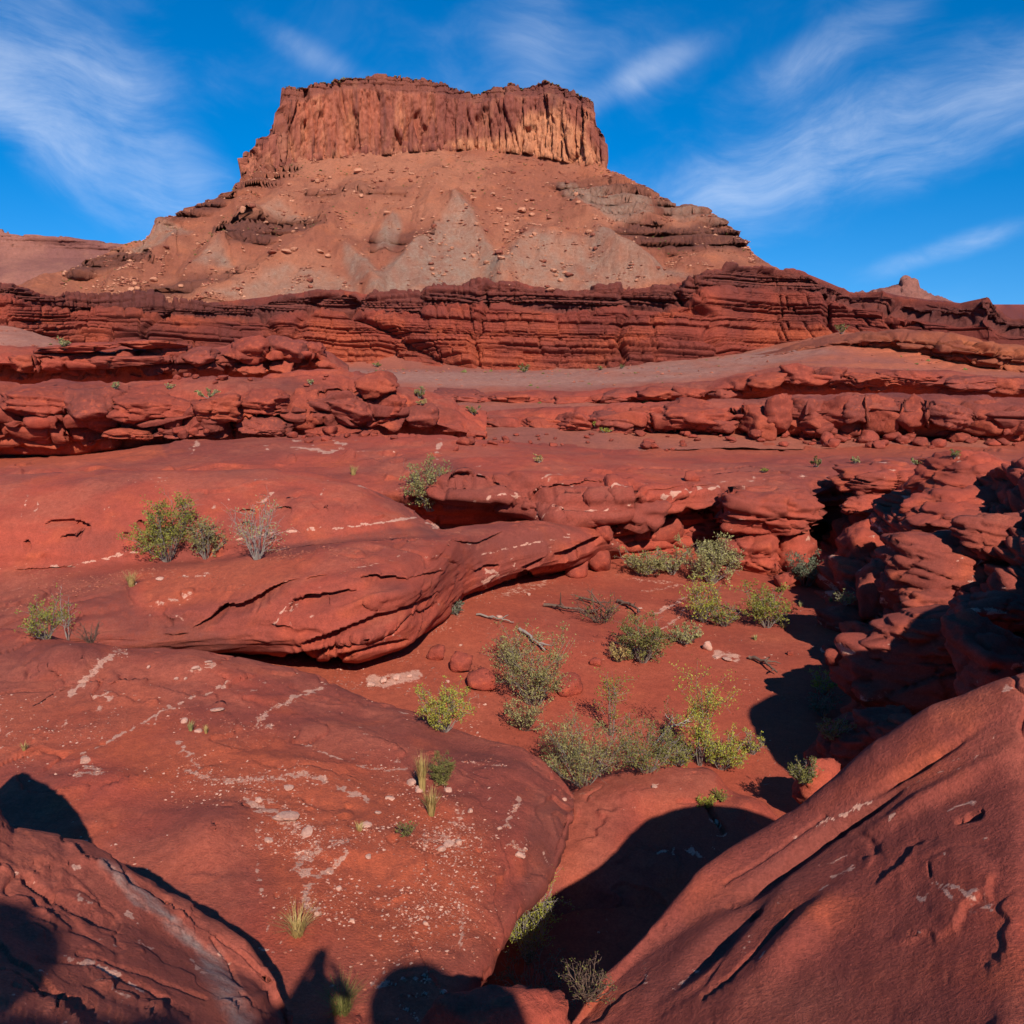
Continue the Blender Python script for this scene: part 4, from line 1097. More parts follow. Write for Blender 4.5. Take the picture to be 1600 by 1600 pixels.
def build_front_left():
    rows = [('z', [(-250, -5, 2.0), (470, -7, 4.6)]), ('p', [(-250, 1800, 2.6), (20, 1800, 3.0), (200, 1800, 3.6), (400, 1800, 4.6), (475, 1800, 5.2)]),
            ('p', [(-250, 1560, 4.4), (20, 1560, 4.6), (200, 1560, 5.3), (400, 1570, 6.3), (450, 1640, 6.3), (475, 1720, 6.0)]),
            ('p', [(-250, 1330, 6.6), (-60, 1390, 6.3), (20, 1420, 6.2), (130, 1420, 6.6), (220, 1450, 6.7), (300, 1490, 6.8), (400, 1530, 6.9), (450, 1600, 6.7), (475, 1700, 6.2)]),
            ('p', [(-250, 1060, 8.5), (-110, 1140, 8.2), (-45, 1205, 8.2), (0, 1296, 8.0), (20, 1318, 7.9), (85, 1325, 8.0), (130, 1335, 8.1), (200, 1372, 8.0), (260, 1410, 7.9), (300, 1432, 7.8), (350, 1462, 7.7), (400, 1494, 7.4), (430, 1532, 7.1), (452, 1585, 6.8), (475, 1690, 6.3)], 3),
            ('z', [(-250, -9.4, 8.4), (300, -9.4, 8.4), (475, -9.4, 7.2)])]
    s = Sheet(-250, 474, 1.9, rows, [3, 22, 60, 60, 10], sig=6, tens=.1, wob=3.0, seed=71)
    slick(s, .08, .04, .012, .02, 72, flake=.03, fs=.6)
    x, y, z = [a.copy() for a in s.xyz()]
    # thin plates that run down to the right
    PX, PY = s.jit(14, 70)
    ln = (PY - .62 * PX)
    k = (ln / 26.0 + 2.0 * fbm(PX / 200, PY / 60, PX * 0, 3, 73))
    b = np.floor(k); fr = k - b
    h = _hash(b.astype(np.int64), b.astype(np.int64) * 0, b.astype(np.int64) * 0, 9).astype(float) / 2 ** 32
    vis = sstep(.05, .25, fbm(PX / 90, PY / 60, PX * 0 + 4, 3, 74))
    s.push(.05 * (1 - fr) * (.4 + h) * vis + .03 * (h - .5))
    s.carve([([(40, 1376), (60, 1390), (85, 1408), (100, 1415)], 8, 0.060), ([(100, 1416), (130, 1425), (150, 1436), (175, 1440)], 12, 0.060), ([(200, 1365), (250, 1395), (262, 1404)], 8, 0.060), ([(340, 1462), (380, 1490), (420, 1530)], 4, 0.036),
             ([(330, 1465), (360, 1500), (375, 1540)], 4, 0.036), ([(60, 1500), (140, 1505), (230, 1545), (300, 1585)], 5, 0.030), ([(120, 1490), (220, 1520), (320, 1560)], 4, 0.024), ([(160, 1350), (240, 1392), (300, 1432)], 3, 0.018), ([(20, 1540), (120, 1570)], 4, 0.024)], (6, 40))
    s.paint(1, [([(160, 1352), (200, 1370), (230, 1400), (265, 1440), (310, 1475), (345, 1530), (380, 1585)], 9, .7), ([(180, 1370), (215, 1410), (270, 1435)], 6, .6), ([(330, 1500), (360, 1560), (380, 1600)], 20, .65)], (8, 22))
    s.paint(0, [([(50, 1345), (80, 1360)], 4, .8), ([(110, 1355), (122, 1360)], 5, .8), ([(150, 1372), (170, 1382)], 3, .8), ([(120, 1402), (145, 1418)], 5, 1.0), ([(200, 1425), (215, 1440)], 6, .9), ([(45, 1405), (58, 1415)], 6, .8), ([(100, 1497), (140, 1502), (200, 1530), (225, 1550)], 5, 1.1),
                ([(155, 1465), (180, 1478)], 4, .8), ([(220, 1470), (240, 1480)], 4, .7), ([(300, 1495), (318, 1520)], 4, .9), ([(60, 1520), (85, 1532)], 4, .8), ([(150, 1535), (210, 1565)], 4, .7), ([(345, 1490), (362, 1500)], 7, .8), ([(20, 1362), (60, 1380)], 3, .6), ([(20, 1560), (40, 1575)], 4, .9)], (4, 10))
    s.mask[..., 1] *= np.clip(.75 + 1.6 * fbm(PX / 40, (PY - .62 * PX) / 9, PX * 0, 4, 77), 0, 1)
    s.build('plated_slab', M_plate, 'layered grey-streaked red slab in the lower left corner')
    return s


def build_front_right():
    rows = [('z', [(860, -7.0, 4.8), (1250, -6.0, 3.2), (1700, -5.4, 2.6), (2000, -5.4, 2.4)]), ('p', [(860, 1760, 5.2), (1000, 1760, 5.1), (1150, 1760, 4.7), (1300, 1760, 4.4), (1580, 1760, 3.8), (2000, 1760, 3.6)]),
            ('p', [(860, 1700, 5.6), (920, 1610, 6.2), (1000, 1560, 6.35), (1150, 1530, 6.05), (1300, 1500, 5.95), (1580, 1450, 5.4), (2000, 1420, 5.2)]),
            ('p', [(860, 1660, 6.0), (920, 1585, 6.4), (1000, 1500, 6.95), (1150, 1400, 7.3), (1300, 1340, 7.45), (1450, 1275, 7.3), (1580, 1230, 7.1), (2000, 1160, 7.0)]),
            ('p', [(860, 1650, 6.1), (905, 1580, 6.5), (930, 1548, 6.8), (1000, 1474, 7.35), (1100, 1375, 8.2), (1180, 1322, 8.7), (1250, 1282, 8.9), (1350, 1192, 9.0), (1450, 1124, 8.9), (1520, 1095, 8.8), (1580, 1072, 8.7), (1700, 1035, 8.4), (1850, 1020, 8.0), (2000, 1030, 7.8)], 7),
            ('z', [(860, -9, 6.9), (1000, -10.6, 8.6), (1250, -11, 10.4), (1450, -10, 10.4), (1800, -7, 9.6), (2000, -6, 9.2)])]
    s = Sheet(860, 2000, 2.3, rows, [3, 20, 62, 78, 8], sig=10, tens=.1, wob=2.5, seed=81)
    slick(s, .11, .04, .010, .02, 82, flake=.05, fs=.9)
    s.bump([(1230, 1350, 150, 15, 34, -.13), (1120, 1470, 130, 24, 45, -.14), (1178, 1424, 12, 9, 20, -.10), (1522, 1279, 12, 5, 15, -.08), (1250, 1470, 150, 36, 45, .12), (1450, 1250, 180, 20, 32, .08), (1430, 1200, 120, 10, 32, -.12), (1340, 1275, 100, 10, 32, -.16)])
    s.carve([([(1500, 1290), (1530, 1280), (1537, 1272)], 4, 0.060), ([(1455, 1360), (1458, 1374)], 3, 0.030), ([(1425, 1465), (1440, 1468)], 3, 0.025), ([(1100, 1560), (1140, 1530), (1200, 1475), (1240, 1430)], 5, 0.040), ([(1130, 1380), (1200, 1335), (1290, 1275)], 4, 0.025), ([(1400, 1220), (1440, 1195)], 3, 0.030)], (6, 40))
    s.paint(0, [([(1460, 1386), (1500, 1396), (1550, 1424)], 4, 1.5), ([(1275, 1290), (1310, 1275), (1340, 1258), (1360, 1248)], 4, 1.0), ([(1290, 1395), (1310, 1370), (1340, 1358)], 5, 1.0), ([(1395, 1290), (1405, 1280)], 4, .9), ([(1415, 1235), (1440, 1218)], 4, .8), ([(1490, 1189), (1500, 1186)], 3, .9),
                ([(1000, 1560), (1010, 1530), (1005, 1500)], 5, .8), ([(1050, 1540), (1085, 1500)], 4, .7), ([(1160, 1490), (1180, 1460)], 5, .7), ([(1220, 1390), (1215, 1420)], 4, .6), ([(1440, 1465), (1445, 1466)], 3, .9), ([(1190, 1520), (1205, 1490)], 4, .6)], (5, 10))
    s.paint(2, [('poly', [(1000, 1480), (1200, 1330), (1300, 1270), (1450, 1180), (1400, 1260), (1200, 1440), (1050, 1570), (960, 1570)], 20, .3)])
    s.build('slickrock_flank', M_near, 'steep rounded red slickrock flank filling the lower right')
    return s


def build_low_dome():
    rows = [('z', const((-12, 12.5), 0, 3000)), ('p', [(830, 1440, 13.2), (900, 1420, 13.6), (1100, 1420, 13.7), (1300, 1440, 13.6)]), ('p', [(830, 1330, 14.6), (900, 1310, 15.0), (1000, 1295, 15.3), (1100, 1290, 15.5), (1200, 1310, 15.5), (1300, 1370, 14.9)]),
            ('p', [(830, 1262, 16.6), (880, 1240, 16.9), (920, 1222, 17.1), (980, 1203, 17.3), (1050, 1196, 17.4), (1105, 1200, 17.4), (1120, 1208, 17.4), (1140, 1235, 17.2), (1160, 1248, 17.1), (1200, 1270, 16.8), (1250, 1302, 16.0), (1300, 1350, 15.4)], 5),
            ('z', const((-10.9, 18.6), 0, 3000))]
    s = Sheet(830, 1300, 2.4, rows, [4, 50, 60, 8], sig=8, seed=91)
    slick(s, .12, .05, .014, .03, 92, flake=.08)
    s.bump([(1160, 1270, 55, 34, 10, .22), (1000, 1240, 90, 30, 0, .1)])
    s.carve([([(1105, 1258), (1112, 1275), (1130, 1300)], 4, .15), ([(1060, 1255), (1085, 1252), (1110, 1248)], 3, .06)])
    s.paint(0, [([(1020, 1230), (1030, 1228)], 3, 1.0), ([(910, 1240), (930, 1246)], 4, .7), ([(950, 1270), (1000, 1262)], 6, .5), ([(1115, 1284), (1125, 1288)], 4, 1.0), ([(1060, 1235), (1090, 1238)], 4, .6), ([(1150, 1295), (1190, 1290)], 5, .6)])
    s.paint(2, [('poly', [(880, 1235), (1000, 1205), (1120, 1205), (1110, 1250), (960, 1260)], 14, .3)])
    s.build('low_dome', M_near, 'low rounded red rock hump between slab and wash')


def build_right_pile():
    rows = [('z', [(1240, -11, 36), (1340, -11, 29), (1500, -11, 19.5), (1800, -11, 14)]),
            ('p', [(1240, 905, 35.4), (1290, 935, 32.4), (1310, 960, 30.4), (1340, 1010, 27.0), (1390, 1085, 23.2), (1460, 1150, 20.6), (1560, 1220, 18.2), (1800, 1350, 14.2)]),
            ('p', [(1240, 895, 36.2), (1290, 900, 33.4), (1330, 925, 29.8), (1370, 970, 26.0), (1420, 1010, 23.0), (1500, 1050, 20.2), (1580, 1090, 17.6), (1800, 1180, 13.4)]),
            ('p', [(1240, 885, 37.0), (1300, 860, 35.4), (1350, 870, 32.0), (1400, 890, 28.4), (1460, 905, 24.8), (1580, 940, 19.8), (1800, 1000, 14.6)]),
            ('p', [(1240, 880, 37.6), (1310, 820, 37.0), (1350, 815, 34.6), (1420, 820, 30.0), (1480, 830, 27), (1580, 840, 22), (1800, 850, 16)]),
            ('p', [(1240, 878, 38.4), (1300, 812, 39.0), (1330, 795, 37.4), (1400, 775, 34), (1480, 765, 30.5), (1580, 760, 25.4), (1800, 740, 18.5)]),
            ('p', [(1240, 876, 39), (1310, 800, 40), (1340, 780, 39), (1400, 752, 37), (1480, 735, 33.5), (1530, 722, 30.5), (1580, 716, 28), (1800, 690, 22)]),
            ('z', [(1240, -7.4, 44), (1480, -7.0, 40), (1800, -5.5, 30)]), ('z', const((-9, 48), 0, 3000))]
    s = Sheet(1240, 1760, 2.5, rows, [4, 28, 40, 36, 26, 26, 7, 3], sig=10, tens=.1, wob=4, seed=95)
    x, y, z = [a.copy() for a in s.xyz()]
    q = .7 * fbm(x / 3, y / 3, z / 2.5, 2, 96)
    p, i = pillow(x + q, y - q, z * 1.0 + .5 * q, (2.6, 2.8, 1.5), 97, .3)
    p2, i2 = pillow(x - q, y, z + q, (1.1, 1.2, .6), 98, .25)
    st, g, b = strata(x + y, z, 99, (.25, .7), (2, 6), zmin=-20, zmax=40, wob=.3)
    f = sstep(.7, 1.4, s.t) * (1 - sstep(6, 6.8, s.t))
    up = 1 - .55 * sstep(4.5, 6, s.t)
    s.push(f * up * (.7 * (i - .5) - .5 * (1 - p) + .25 * (i2 - .5) - .18 * (1 - p2) + .25 * (b - .5) - .15 * g) + .2 * fbm(x / 1.5, y / 1.5, z, 4, 90))
    s.mask[..., 0] = .9 * sstep(.12, .4, fbm(x / 2.2, y / 2.2, z / .5, 4, 94)) * f
    s.build('boulder_slope', M_near, 'broken red rock slope on the right side of the wash')


def build_floor():
    xs = np.arange(-12, 22, .125); ys = np.arange(7, 44, .14)
    X, Y = np.meshgrid(xs, ys)
    Z = .95 * sstep(3.5, -5, X) * sstep(12, 20, Y) - .15 * sstep(6, 12, X) + .12 * fbm(X / 4, Y / 4, X * 0, 3, 1) + .05 * fbm(X / .9, Y / .9, X * 0, 3, 2) + .022 * fbm(X / .22, Y / .22, X * 0, 3, 3)
    Z += .25 * sstep(33, 38, Y)
    Z += .35 * np.exp(-((X - 1.5) / 3.0) ** 2 - ((Y - 27.0) / 4.0) ** 2)
    nr, nc = X.shape
    i = (np.arange(nr - 1)[:, None] * nc + np.arange(nc - 1)[None]).ravel()
    q = np.stack([i, i + 1, i + nc + 1, i + nc], -1)
    mask = np.zeros((nr, nc, 4), f32)
    px, py = project(X, Y, Z)
    jx = px + 7 * fbm(px / 14, py / 14, px * 0, 3, 8); jy = py + 7 * fbm(px / 14, py / 14, px * 0 + 5, 3, 8)
    for pts, w, st in [([(580, 1062), (600, 1068), (612, 1062), (650, 1055)], 9, 1.0), ([(1020, 960), (1060, 940), (1085, 925)], 3, .7), ([(1030, 985), (1060, 965), (1075, 945)], 3, .7), ([(1000, 925), (1060, 915)], 3, .5), ([(980, 905), (1050, 910), (1080, 920)], 4, .5), ([(1120, 1022), (1150, 1028)], 8, .8), ([(790, 925), (830, 918), (850, 910)], 9, .5)]:
        mask[..., 0] = np.maximum(mask[..., 0], st * np.clip(1.4 - polydist(jx, jy, pts) / w, 0, 1))
    mask[..., 3] = .5 * sstep(3, -3, X)
    PP = np.stack([X, Y, Z], -1)
    me = mesh_np('wash_floor', PP, quads=q, mat=M_sand, attrs=mask.reshape(-1, 4), tint=tint_attr(PP, np.stack([X * 0, X * 0, X * 0 + 1], -1), mask, MATP['wash_sand']).reshape(-1, 4))
    tag(link_obj(bpy.data.objects.new('wash_floor', me)), 'red sand floor of the dry wash', kind='structure')


M_plate = rock_mat('plated_rock', 0.8, bump=0.45, red=(0.27, 0.060, 0.037), dark=(0.205, 0.050, 0.034), orange=(0.31, 0.072, 0.038), chips=0.1, veins=0.7, varnish=0.2, gray=(0.27, 0.20, 0.165))


M_boulder = rock_mat('boulder_rock', 1.0, own=True, bump=0.6)
M_near2 = M_near
M_block2 = rock_mat('block_rock_brown', 2.0, own=True, red=(0.235, 0.050, 0.032), dark=(0.155, 0.038, 0.028), bump=0.5)
M_block3 = rock_mat('block_rock_orange', 2.8, own=True, red=(0.30, 0.060, 0.031), dark=(0.225, 0.044, 0.027), bump=0.5)
M_orange = rock_mat('orange_rock', 2.6, red=(0.31, 0.080, 0.036), dark=(0.20, 0.052, 0.03), orange=(0.37, 0.105, 0.042), veins=0.0, varnish=0.4, bed=0.7, dust=0.1)
M_block = rock_mat('block_rock', 2.4, own=True, red=(0.285, 0.053, 0.030), dark=(0.195, 0.040, 0.026), bump=0.5)
M_pile = rock_mat('pile_rock', 1.6, own=True, red=(0.29, 0.062, 0.036), dark=(0.20, 0.047, 0.032), bump=0.6)
M_talus = rock_mat('talus_rock', 8.0, own=True, red=(0.50, 0.235, 0.140), dark=(0.40, 0.155, 0.085), orange=(0.55, 0.30, 0.19), bump=0.3)
M_talusred = rock_mat('talus_red_rock', 8.0, own=True, red=(0.27, 0.085, 0.05), dark=(0.20, 0.062, 0.04), bump=0.5)
M_pale = rock_mat('pale_stone', 0.3, own=True, red=(0.50, 0.275, 0.20), dark=(0.40, 0.20, 0.15), orange=(0.50, 0.24, 0.16), bump=0.4)
M_chip = rock_mat('red_chip', 0.3, own=True, red=(0.34, 0.10, 0.058), dark=(0.26, 0.072, 0.045), orange=(0.42, 0.17, 0.10), bump=0.4)


# ------------------------------------------------------------------ loose rocks
ICO = {}


def ico(n):
    if n not in ICO:
        bm = bmesh.new()
        bmesh.ops.create_icosphere(bm, subdivisions=n, radius=1.0)
        V = np.array([v.co for v in bm.verts], f32)
        T = np.array([[v.index for v in f.verts] for f in bm.faces], np.int32)
        bm.free()
        V /= np.linalg.norm(V, axis=1, keepdims=True)
        ICO[n] = (V, T)
    return ICO[n]


def rock_shape(radii, seed, res=4, cuts=9, round_=.16, squ=3.0, rough=.09, bed=.05, joint=0.0, lo=.62):
    """an angular block with worn edges: a rounded box cut by random planes, then weathered"""
    V, T = ico(res)
    rng = np.random.default_rng(seed)
    p = squ
    r = (np.abs(V) ** p).sum(1) ** (-1 / p)
    n = rng.normal(size=(cuts, 3)); n /= np.linalg.norm(n, axis=1, keepdims=True)
    h = rng.uniform(lo, 1.05, cuts)
    d = V @ n.T
    lim = np.where(d > .05, h / np.maximum(d, .05), 9.0)
    k = round_
    lim = np.concatenate([lim, r[:, None]], 1)
    r = -k * np.log(np.exp(-lim / k).sum(1)) + k * .35
    P = V * r[:, None]
    W_ = P * np.array(radii)
    sc = float(np.mean(radii))
    q = W_ / sc
    nn = rough * fbm(q[:, 0] * 1.3 + seed, q[:, 1] * 1.3, q[:, 2] * 1.3, 5, seed) * 1.4
    nn += bed * np.tanh(8.0 * fbm(q[:, 0] * .7, q[:, 1] * .7, q[:, 2] * 5.0 + seed + .6 * q[:, 0], 4, seed + 2))
    F1, F2, ID = worley(q[:, 0] * 1.1 + seed, q[:, 1] * 1.1, q[:, 2] * 1.7, seed + 4)
    nn += joint * (1.0 * (ID - .5) - .6 * (1 - sstep(0, .09, F2 - F1)))
    return (W_ * (1 + nn)[:, None]).astype(f32), T


def rock_thing(name, label, loc, radii, seed, mat, res=4, rotz=0.0, cat='boulder', group=None, sink=.3, kind=None, **kw):
    V, T = rock_shape(radii, seed, res, **kw)
    V = V.copy(); V[:, 2] -= V[:, 2].min() * (1 - sink)
    me = mesh_np(name, V, tris=T, mat=mat, smooth=True)
    o = link_obj(bpy.data.objects.new(name, me))
    o.location = loc; o.rotation_euler = (0, 0, rotz)
    if kind:
        tag(o, label, kind=kind)
    else:
        tag(o, label, cat, group)
    return o


_dg = [None]


def hit(px, py):
    """the surface that the photo shows at a pixel"""
    if _dg[0] is None:
        bpy.context.view_layer.update()
        _dg[0] = bpy.context.evaluated_depsgraph_get()
    r, loc, n, idx, ob, m = scene.ray_cast(_dg[0], Vector((0, 0, CAMZ)), pdir(px, py).normalized())
    if not r:
        return None, None, None
    return loc, n, ob


def mpp(loc):
    """metres for each photo pixel at a place"""
    return (loc.y * CT - (loc.z - CAMZ) * ST) / F


def build_pile_rocks():
    """big rocks stacked on the right side of the wash; x, y, width, height in the photo, distance"""
    L = [(1392, 748, 150, 46, 37.5, 'flat capping slab over the dark recess at the right wall head'),
         (1362, 792, 76, 34, 36.2, 'square block hanging under the capping slab right of the pillar'),
         (1300, 808, 46, 60, 40.0, 'upright block in the shaded notch right of the pillar'),
         (1425, 790, 80, 50, 33.8, 'rounded block wedged below the capping slab'),
         (1520, 745, 130, 56, 30.5, 'big smooth sunlit rock at the top of the right slope'),
         (1500, 806, 150, 62, 27.0, 'broad sunlit rock below the topmost one on the right slope'),
         (1555, 838, 100, 60, 23.0, 'sunlit rock cut by the right frame edge'),
         (1494, 882, 160, 84, 23.6, 'large overhanging sunlit boulder with black hollow under it'),
         (1432, 862, 74, 52, 27.6, 'brown boulder left of the large overhanging one'),
         (1412, 925, 66, 56, 26.8, 'shaded wedge rock below the overhanging boulder'),
         (1452, 945, 100, 44, 22.8, 'pale-topped rock below the overhanging boulder'),
         (1372, 915, 66, 84, 28.6, 'tall shaded rock in the wall above the wash'),
         (1348, 858, 70, 70, 33.0, 'shaded block with a lit patch below the recess'),
         (1330, 905, 56, 50, 31.8, 'dark rock at the shaded foot of the wall'),
         (1470, 985, 190, 70, 20.6, 'wide banded boulder in shade on the right'),
         (1448, 1060, 190, 120, 20.2, 'giant rounded dark boulder above the near flank'),
         (1548, 955, 110, 60, 18.8, 'dark block against the right frame edge'),
         (1560, 1050, 120, 130, 16.4, 'sunlit veined boulder at the right edge above the near flank'),
         (1335, 1050, 70, 66, 25.0, 'rounded shaded boulder on the wash edge'),
         (1305, 1030, 44, 34, 26.6, 'small shaded rock beside the rounded one on the wash edge'),
         (1312, 975, 60, 40, 29.0, 'low shaded rock at the wall foot'),
         (1352, 1002, 60, 46, 26.0, 'shaded rock perched above the wash edge'),
         (1375, 1120, 90, 60, 20.6, 'low dark boulder behind the near flank'),
         (1330, 1165, 100, 90, 18.4, 'veined shaded rock just behind the near flank'),
         (1396, 1145, 90, 60, 17.6, 'shaded rock tucked against the crest of the near flank'),
         (1204, 802, 118, 62, 36.6, 'round-topped banded cap of the rock pillar at the wash head'),
         (1178, 866, 84, 62, 36.2, 'left half of the cracked foot of the rock pillar'),
         (1236, 864, 62, 62, 36.6, 'right half of the cracked foot of the rock pillar'),
         (1108, 826, 74, 34, 39.4, 'flat ledge block in the alcove left of the pillar'),
         (1010, 800, 66, 50, 36.6, 'rounded bulge of the middle wall above the leaning wedge'),
         (1278, 1225, 60, 70, 16.4, 'small pale-streaked rock at the lower end of the near flank')]
    for k, (px, py, w, h, Y, lab) in enumerate(L):
        x, y, z = world_of(px, Y, float(rel_of(np.array(py), Y)))
        m = (Y * CT - (z - CAMZ) * ST) / F
        rx, rz = .62 * w * m, .62 * h * m
        ry = .55 * (rx + rz) * .9
        V, T = rock_shape((rx, ry, rz), 700 + k, 5 if w > 70 else 4, cuts=11, round_=.10, squ=5.0, rough=.13, bed=.08, joint=.20)
        V = V.copy()
        me = mesh_np('boulder', V + np.array([0, 0, rz]), tris=T, mat=M_near2, smooth=True)
        mk = np.zeros((len(V), 4), f32)
        Pw = V + np.array([x, y, z], f32)
        nr = V / np.array([rx, ry, rz]); nr /= np.linalg.norm(nr, axis=1, keepdims=True)
        tn = tint_attr(Pw, nr, mk, MATP['slickrock_near'])
        mk[:, 0] = np.maximum(mk[:, 0], .8 * sstep(.16, .36, fbm(Pw[:, 0] / 1.3, Pw[:, 1] / 1.3, Pw[:, 2] / .3, 4, 94)))
        for nm, arr in (('mask', mk), ('tint', tn)):
            a = me.attributes.new(nm, 'FLOAT_COLOR', 'POINT'); a.data.foreach_set('color', arr.ravel())
        o = link_obj(bpy.data.objects.new('boulder', me))
        o.location = (x, y, z - rz)
        o.rotation_euler = (0, 0, random.Random(k).uniform(-.3, .3))
        tag(o, lab, 'boulder', 'boulders stacked on the right side of the wash')


def build_boulders():
    """loose rocks standing on ground that shows: x, y of the foot, width, height in the photo"""
    L = [(1228, 918, 36, 26, 'small red boulder at the foot of the bluish shrub'), (1250, 912, 34, 40, 'larger red boulder leaning beside the bluish shrub'),
         (905, 902, 42, 24, 'low red boulder under the end of the overhanging ledge'), (934, 894, 40, 42, 'angular red block propped under the end of the ledge'),
         (722, 1052, 34, 32, 'rounded red rock on the sand below the ledge'), (752, 1078, 44, 30, 'dark-sided red rock left of the big grey shrub'), (892, 1086, 50, 28, 'flat red rock right of the big grey shrub'),
         (682, 1032, 30, 22, 'red rock in the shadow under the overhang'), (1000, 802 + 44, 30, 34, 'loose red block under the middle wall'), (945, 845, 30, 26, 'small red block at the left foot of the middle wall'),
         (1044, 848, 56, 40, 'wedge-shaped red block leaning at the middle wall'), (1082, 752, 26, 18, 'red stone on the rim above the middle wall'),
         (1106, 1016, 16, 15, 'pale square stone beside the old fire ring'), (1235, 1024, 10, 7, 'small orange stone on the sand near the shadow'),
         (1305, 1040, 32, 24, 'white-streaked stone in the shade on the wash'), (925, 960, 22, 14, 'small red rock behind the dead branches'), (930, 1040, 20, 12, 'low red stone left of the round green shrub'),
         (62, 690, 36, 34, 'red block leaning in the heap at the far left'), (92, 702, 40, 34, 'dark split block at the bottom of the far left heap'), (58, 668, 40, 26, 'flat block on top of the far left heap'),
         (112, 688, 34, 30, 'tilted red block right in the far left heap'), (175, 592, 24, 28, 'dark boulder standing below the upper left ledge'), (300, 588, 18, 14, 'small boulder below the upper left ledge'),
         (40, 708, 40, 14, 'flat slab in front of the far left heap')]
    for k, (px, py, w, h, lab) in enumerate(L):
        loc, n, ob = hit(px, py)
        if loc is None:
            continue
        m = mpp(loc)
        rx, rz = .5 * w * m, .5 * h * m
        rock_thing('boulder' if w > 20 else 'stone', lab, loc - Vector((0, 0, .06 * rz)) + Vector((0, rx * .4, 0)), (rx, rx * .8, rz * 1.1), 800 + k, M_pale if 'pale' in lab else M_boulder, 3, random.Random(k).uniform(-.6, .6), 'boulder' if w > 20 else 'stone', sink=.15, cuts=11, round_=.05, squ=4.0, rough=.12)


ORD = ['first', 'second', 'third', 'fourth', 'fifth', 'sixth', 'seventh', 'eighth', 'ninth', 'tenth', 'eleventh', 'twelfth', 'thirteenth', 'fourteenth', 'fifteenth', 'sixteenth', 'seventeenth', 'eighteenth', 'nineteenth', 'twentieth']


def build_ledge_blocks():
    """the big cracked blocks of the ledges: x, y of the middle, width, height in the photo"""
    rows = [
        ('right_ledge', 'cracked red blocks of the lower right ledge', lambda x: float(np.interp(x, [640, 900, 1200, 1700], [66, 64, 60, 56])),
         [(1185, 655, 58, 50), (1085, 652, 105, 46), (1130, 664, 60, 26), (1215, 650, 46, 56), (1262, 642, 60, 36), (1280, 662, 56, 30), (1312, 646, 60, 48), (1338, 640, 40, 44), (1384, 646, 56, 54), (1432, 645, 56, 50), (1482, 650, 66, 44), (1535, 652, 60, 48), (1582, 658, 56, 42), (1020, 658, 64, 40), (962, 662, 76, 34), (900, 664, 70, 30), (845, 668, 64, 28), (790, 668, 66, 26), (735, 670, 60, 24)]),
        ('right_upper_ledge', 'low red blocks of the upper right ledge', lambda x: float(np.interp(x, [560, 900, 1200, 1700], [82, 80, 76, 74])),
         [(1200, 596, 56, 26), (1250, 588, 52, 30), (1296, 588, 50, 28), (1352, 592, 72, 22), (1430, 594, 84, 22), (1515, 600, 80, 24), (1575, 606, 60, 24), (1130, 612, 50, 20), (1080, 616, 52, 18), (1025, 620, 56, 18), (965, 622, 50, 18), (900, 628, 60, 16), (720, 622, 70, 16), (800, 624, 70, 15)]),
        ('middle_ledge', 'big red blocks of the left middle ledge', lambda x: float(np.interp(x, [-120, 20, 300, 560, 760], [50, 51, 53, 56, 60])),
         [(60, 630, 110, 50), (140, 646, 96, 62), (236, 640, 112, 50), (330, 640, 78, 40), (402, 632, 90, 40), (402, 668, 74, 30), (472, 640, 60, 52), (540, 640, 80, 44), (602, 640, 66, 48), (655, 655, 58, 36), (585, 600, 60, 34), (300, 668, 90, 22), (210, 678, 80, 22), (520, 676, 80, 22)]),
        ('upper_ledge', 'slab-like red blocks of the far left upper ledge', lambda x: float(np.interp(x, [-120, 20, 300, 545], [72, 74, 80, 86])),
         [(36, 566, 56, 24), (150, 566, 180, 22), (250, 558, 66, 34), (392, 546, 62, 36), (440, 546, 60, 34), (488, 552, 34, 26), (310, 558, 60, 26), (120, 546, 120, 14), (230, 540, 90, 14), (390, 574, 40, 18), (440, 574, 40, 18)])]
    k = 0
    for led, lab, Yf, spots in rows:
        for num, (px, py, w, h) in enumerate(sorted(spots)):
            Y = Yf(px) + random.Random(k + 5).uniform(.2, 1.3)
            py += random.Random(k + 9).uniform(-3, 3)
            x, y, z = world_of(px, Y, float(rel_of(np.array(py), Y)))
            m = (Y * CT - (z - CAMZ) * ST) / F
            rx, rz = .56 * w * m, .58 * h * m
            V, T = rock_shape((rx, min(rx, 2.2), rz), 1500 + k, 5 if w > 62 else 4, cuts=18, round_=.015, squ=9.0, rough=.035, bed=.07, joint=.17, lo=.68)
            me = mesh_np('ledge_block', V + np.array([0, 0, rz], f32), tris=T, mat=(M_block, M_block2, M_block3)[k % 3], smooth=True)
            o = link_obj(bpy.data.objects.new('ledge_block', me))
            o.location = (x, y + .35 * min(rx, 2.2), z - rz)
            rr = random.Random(k)
            o.rotation_euler = (rr.uniform(-.08, .08), rr.uniform(-.07, .07), rr.uniform(-.3, .3))
            tag(o, ORD[num] + ' block from the left among the ' + lab, 'rock', 'blocks of the ' + led.replace('_', ' '))
            k += 1


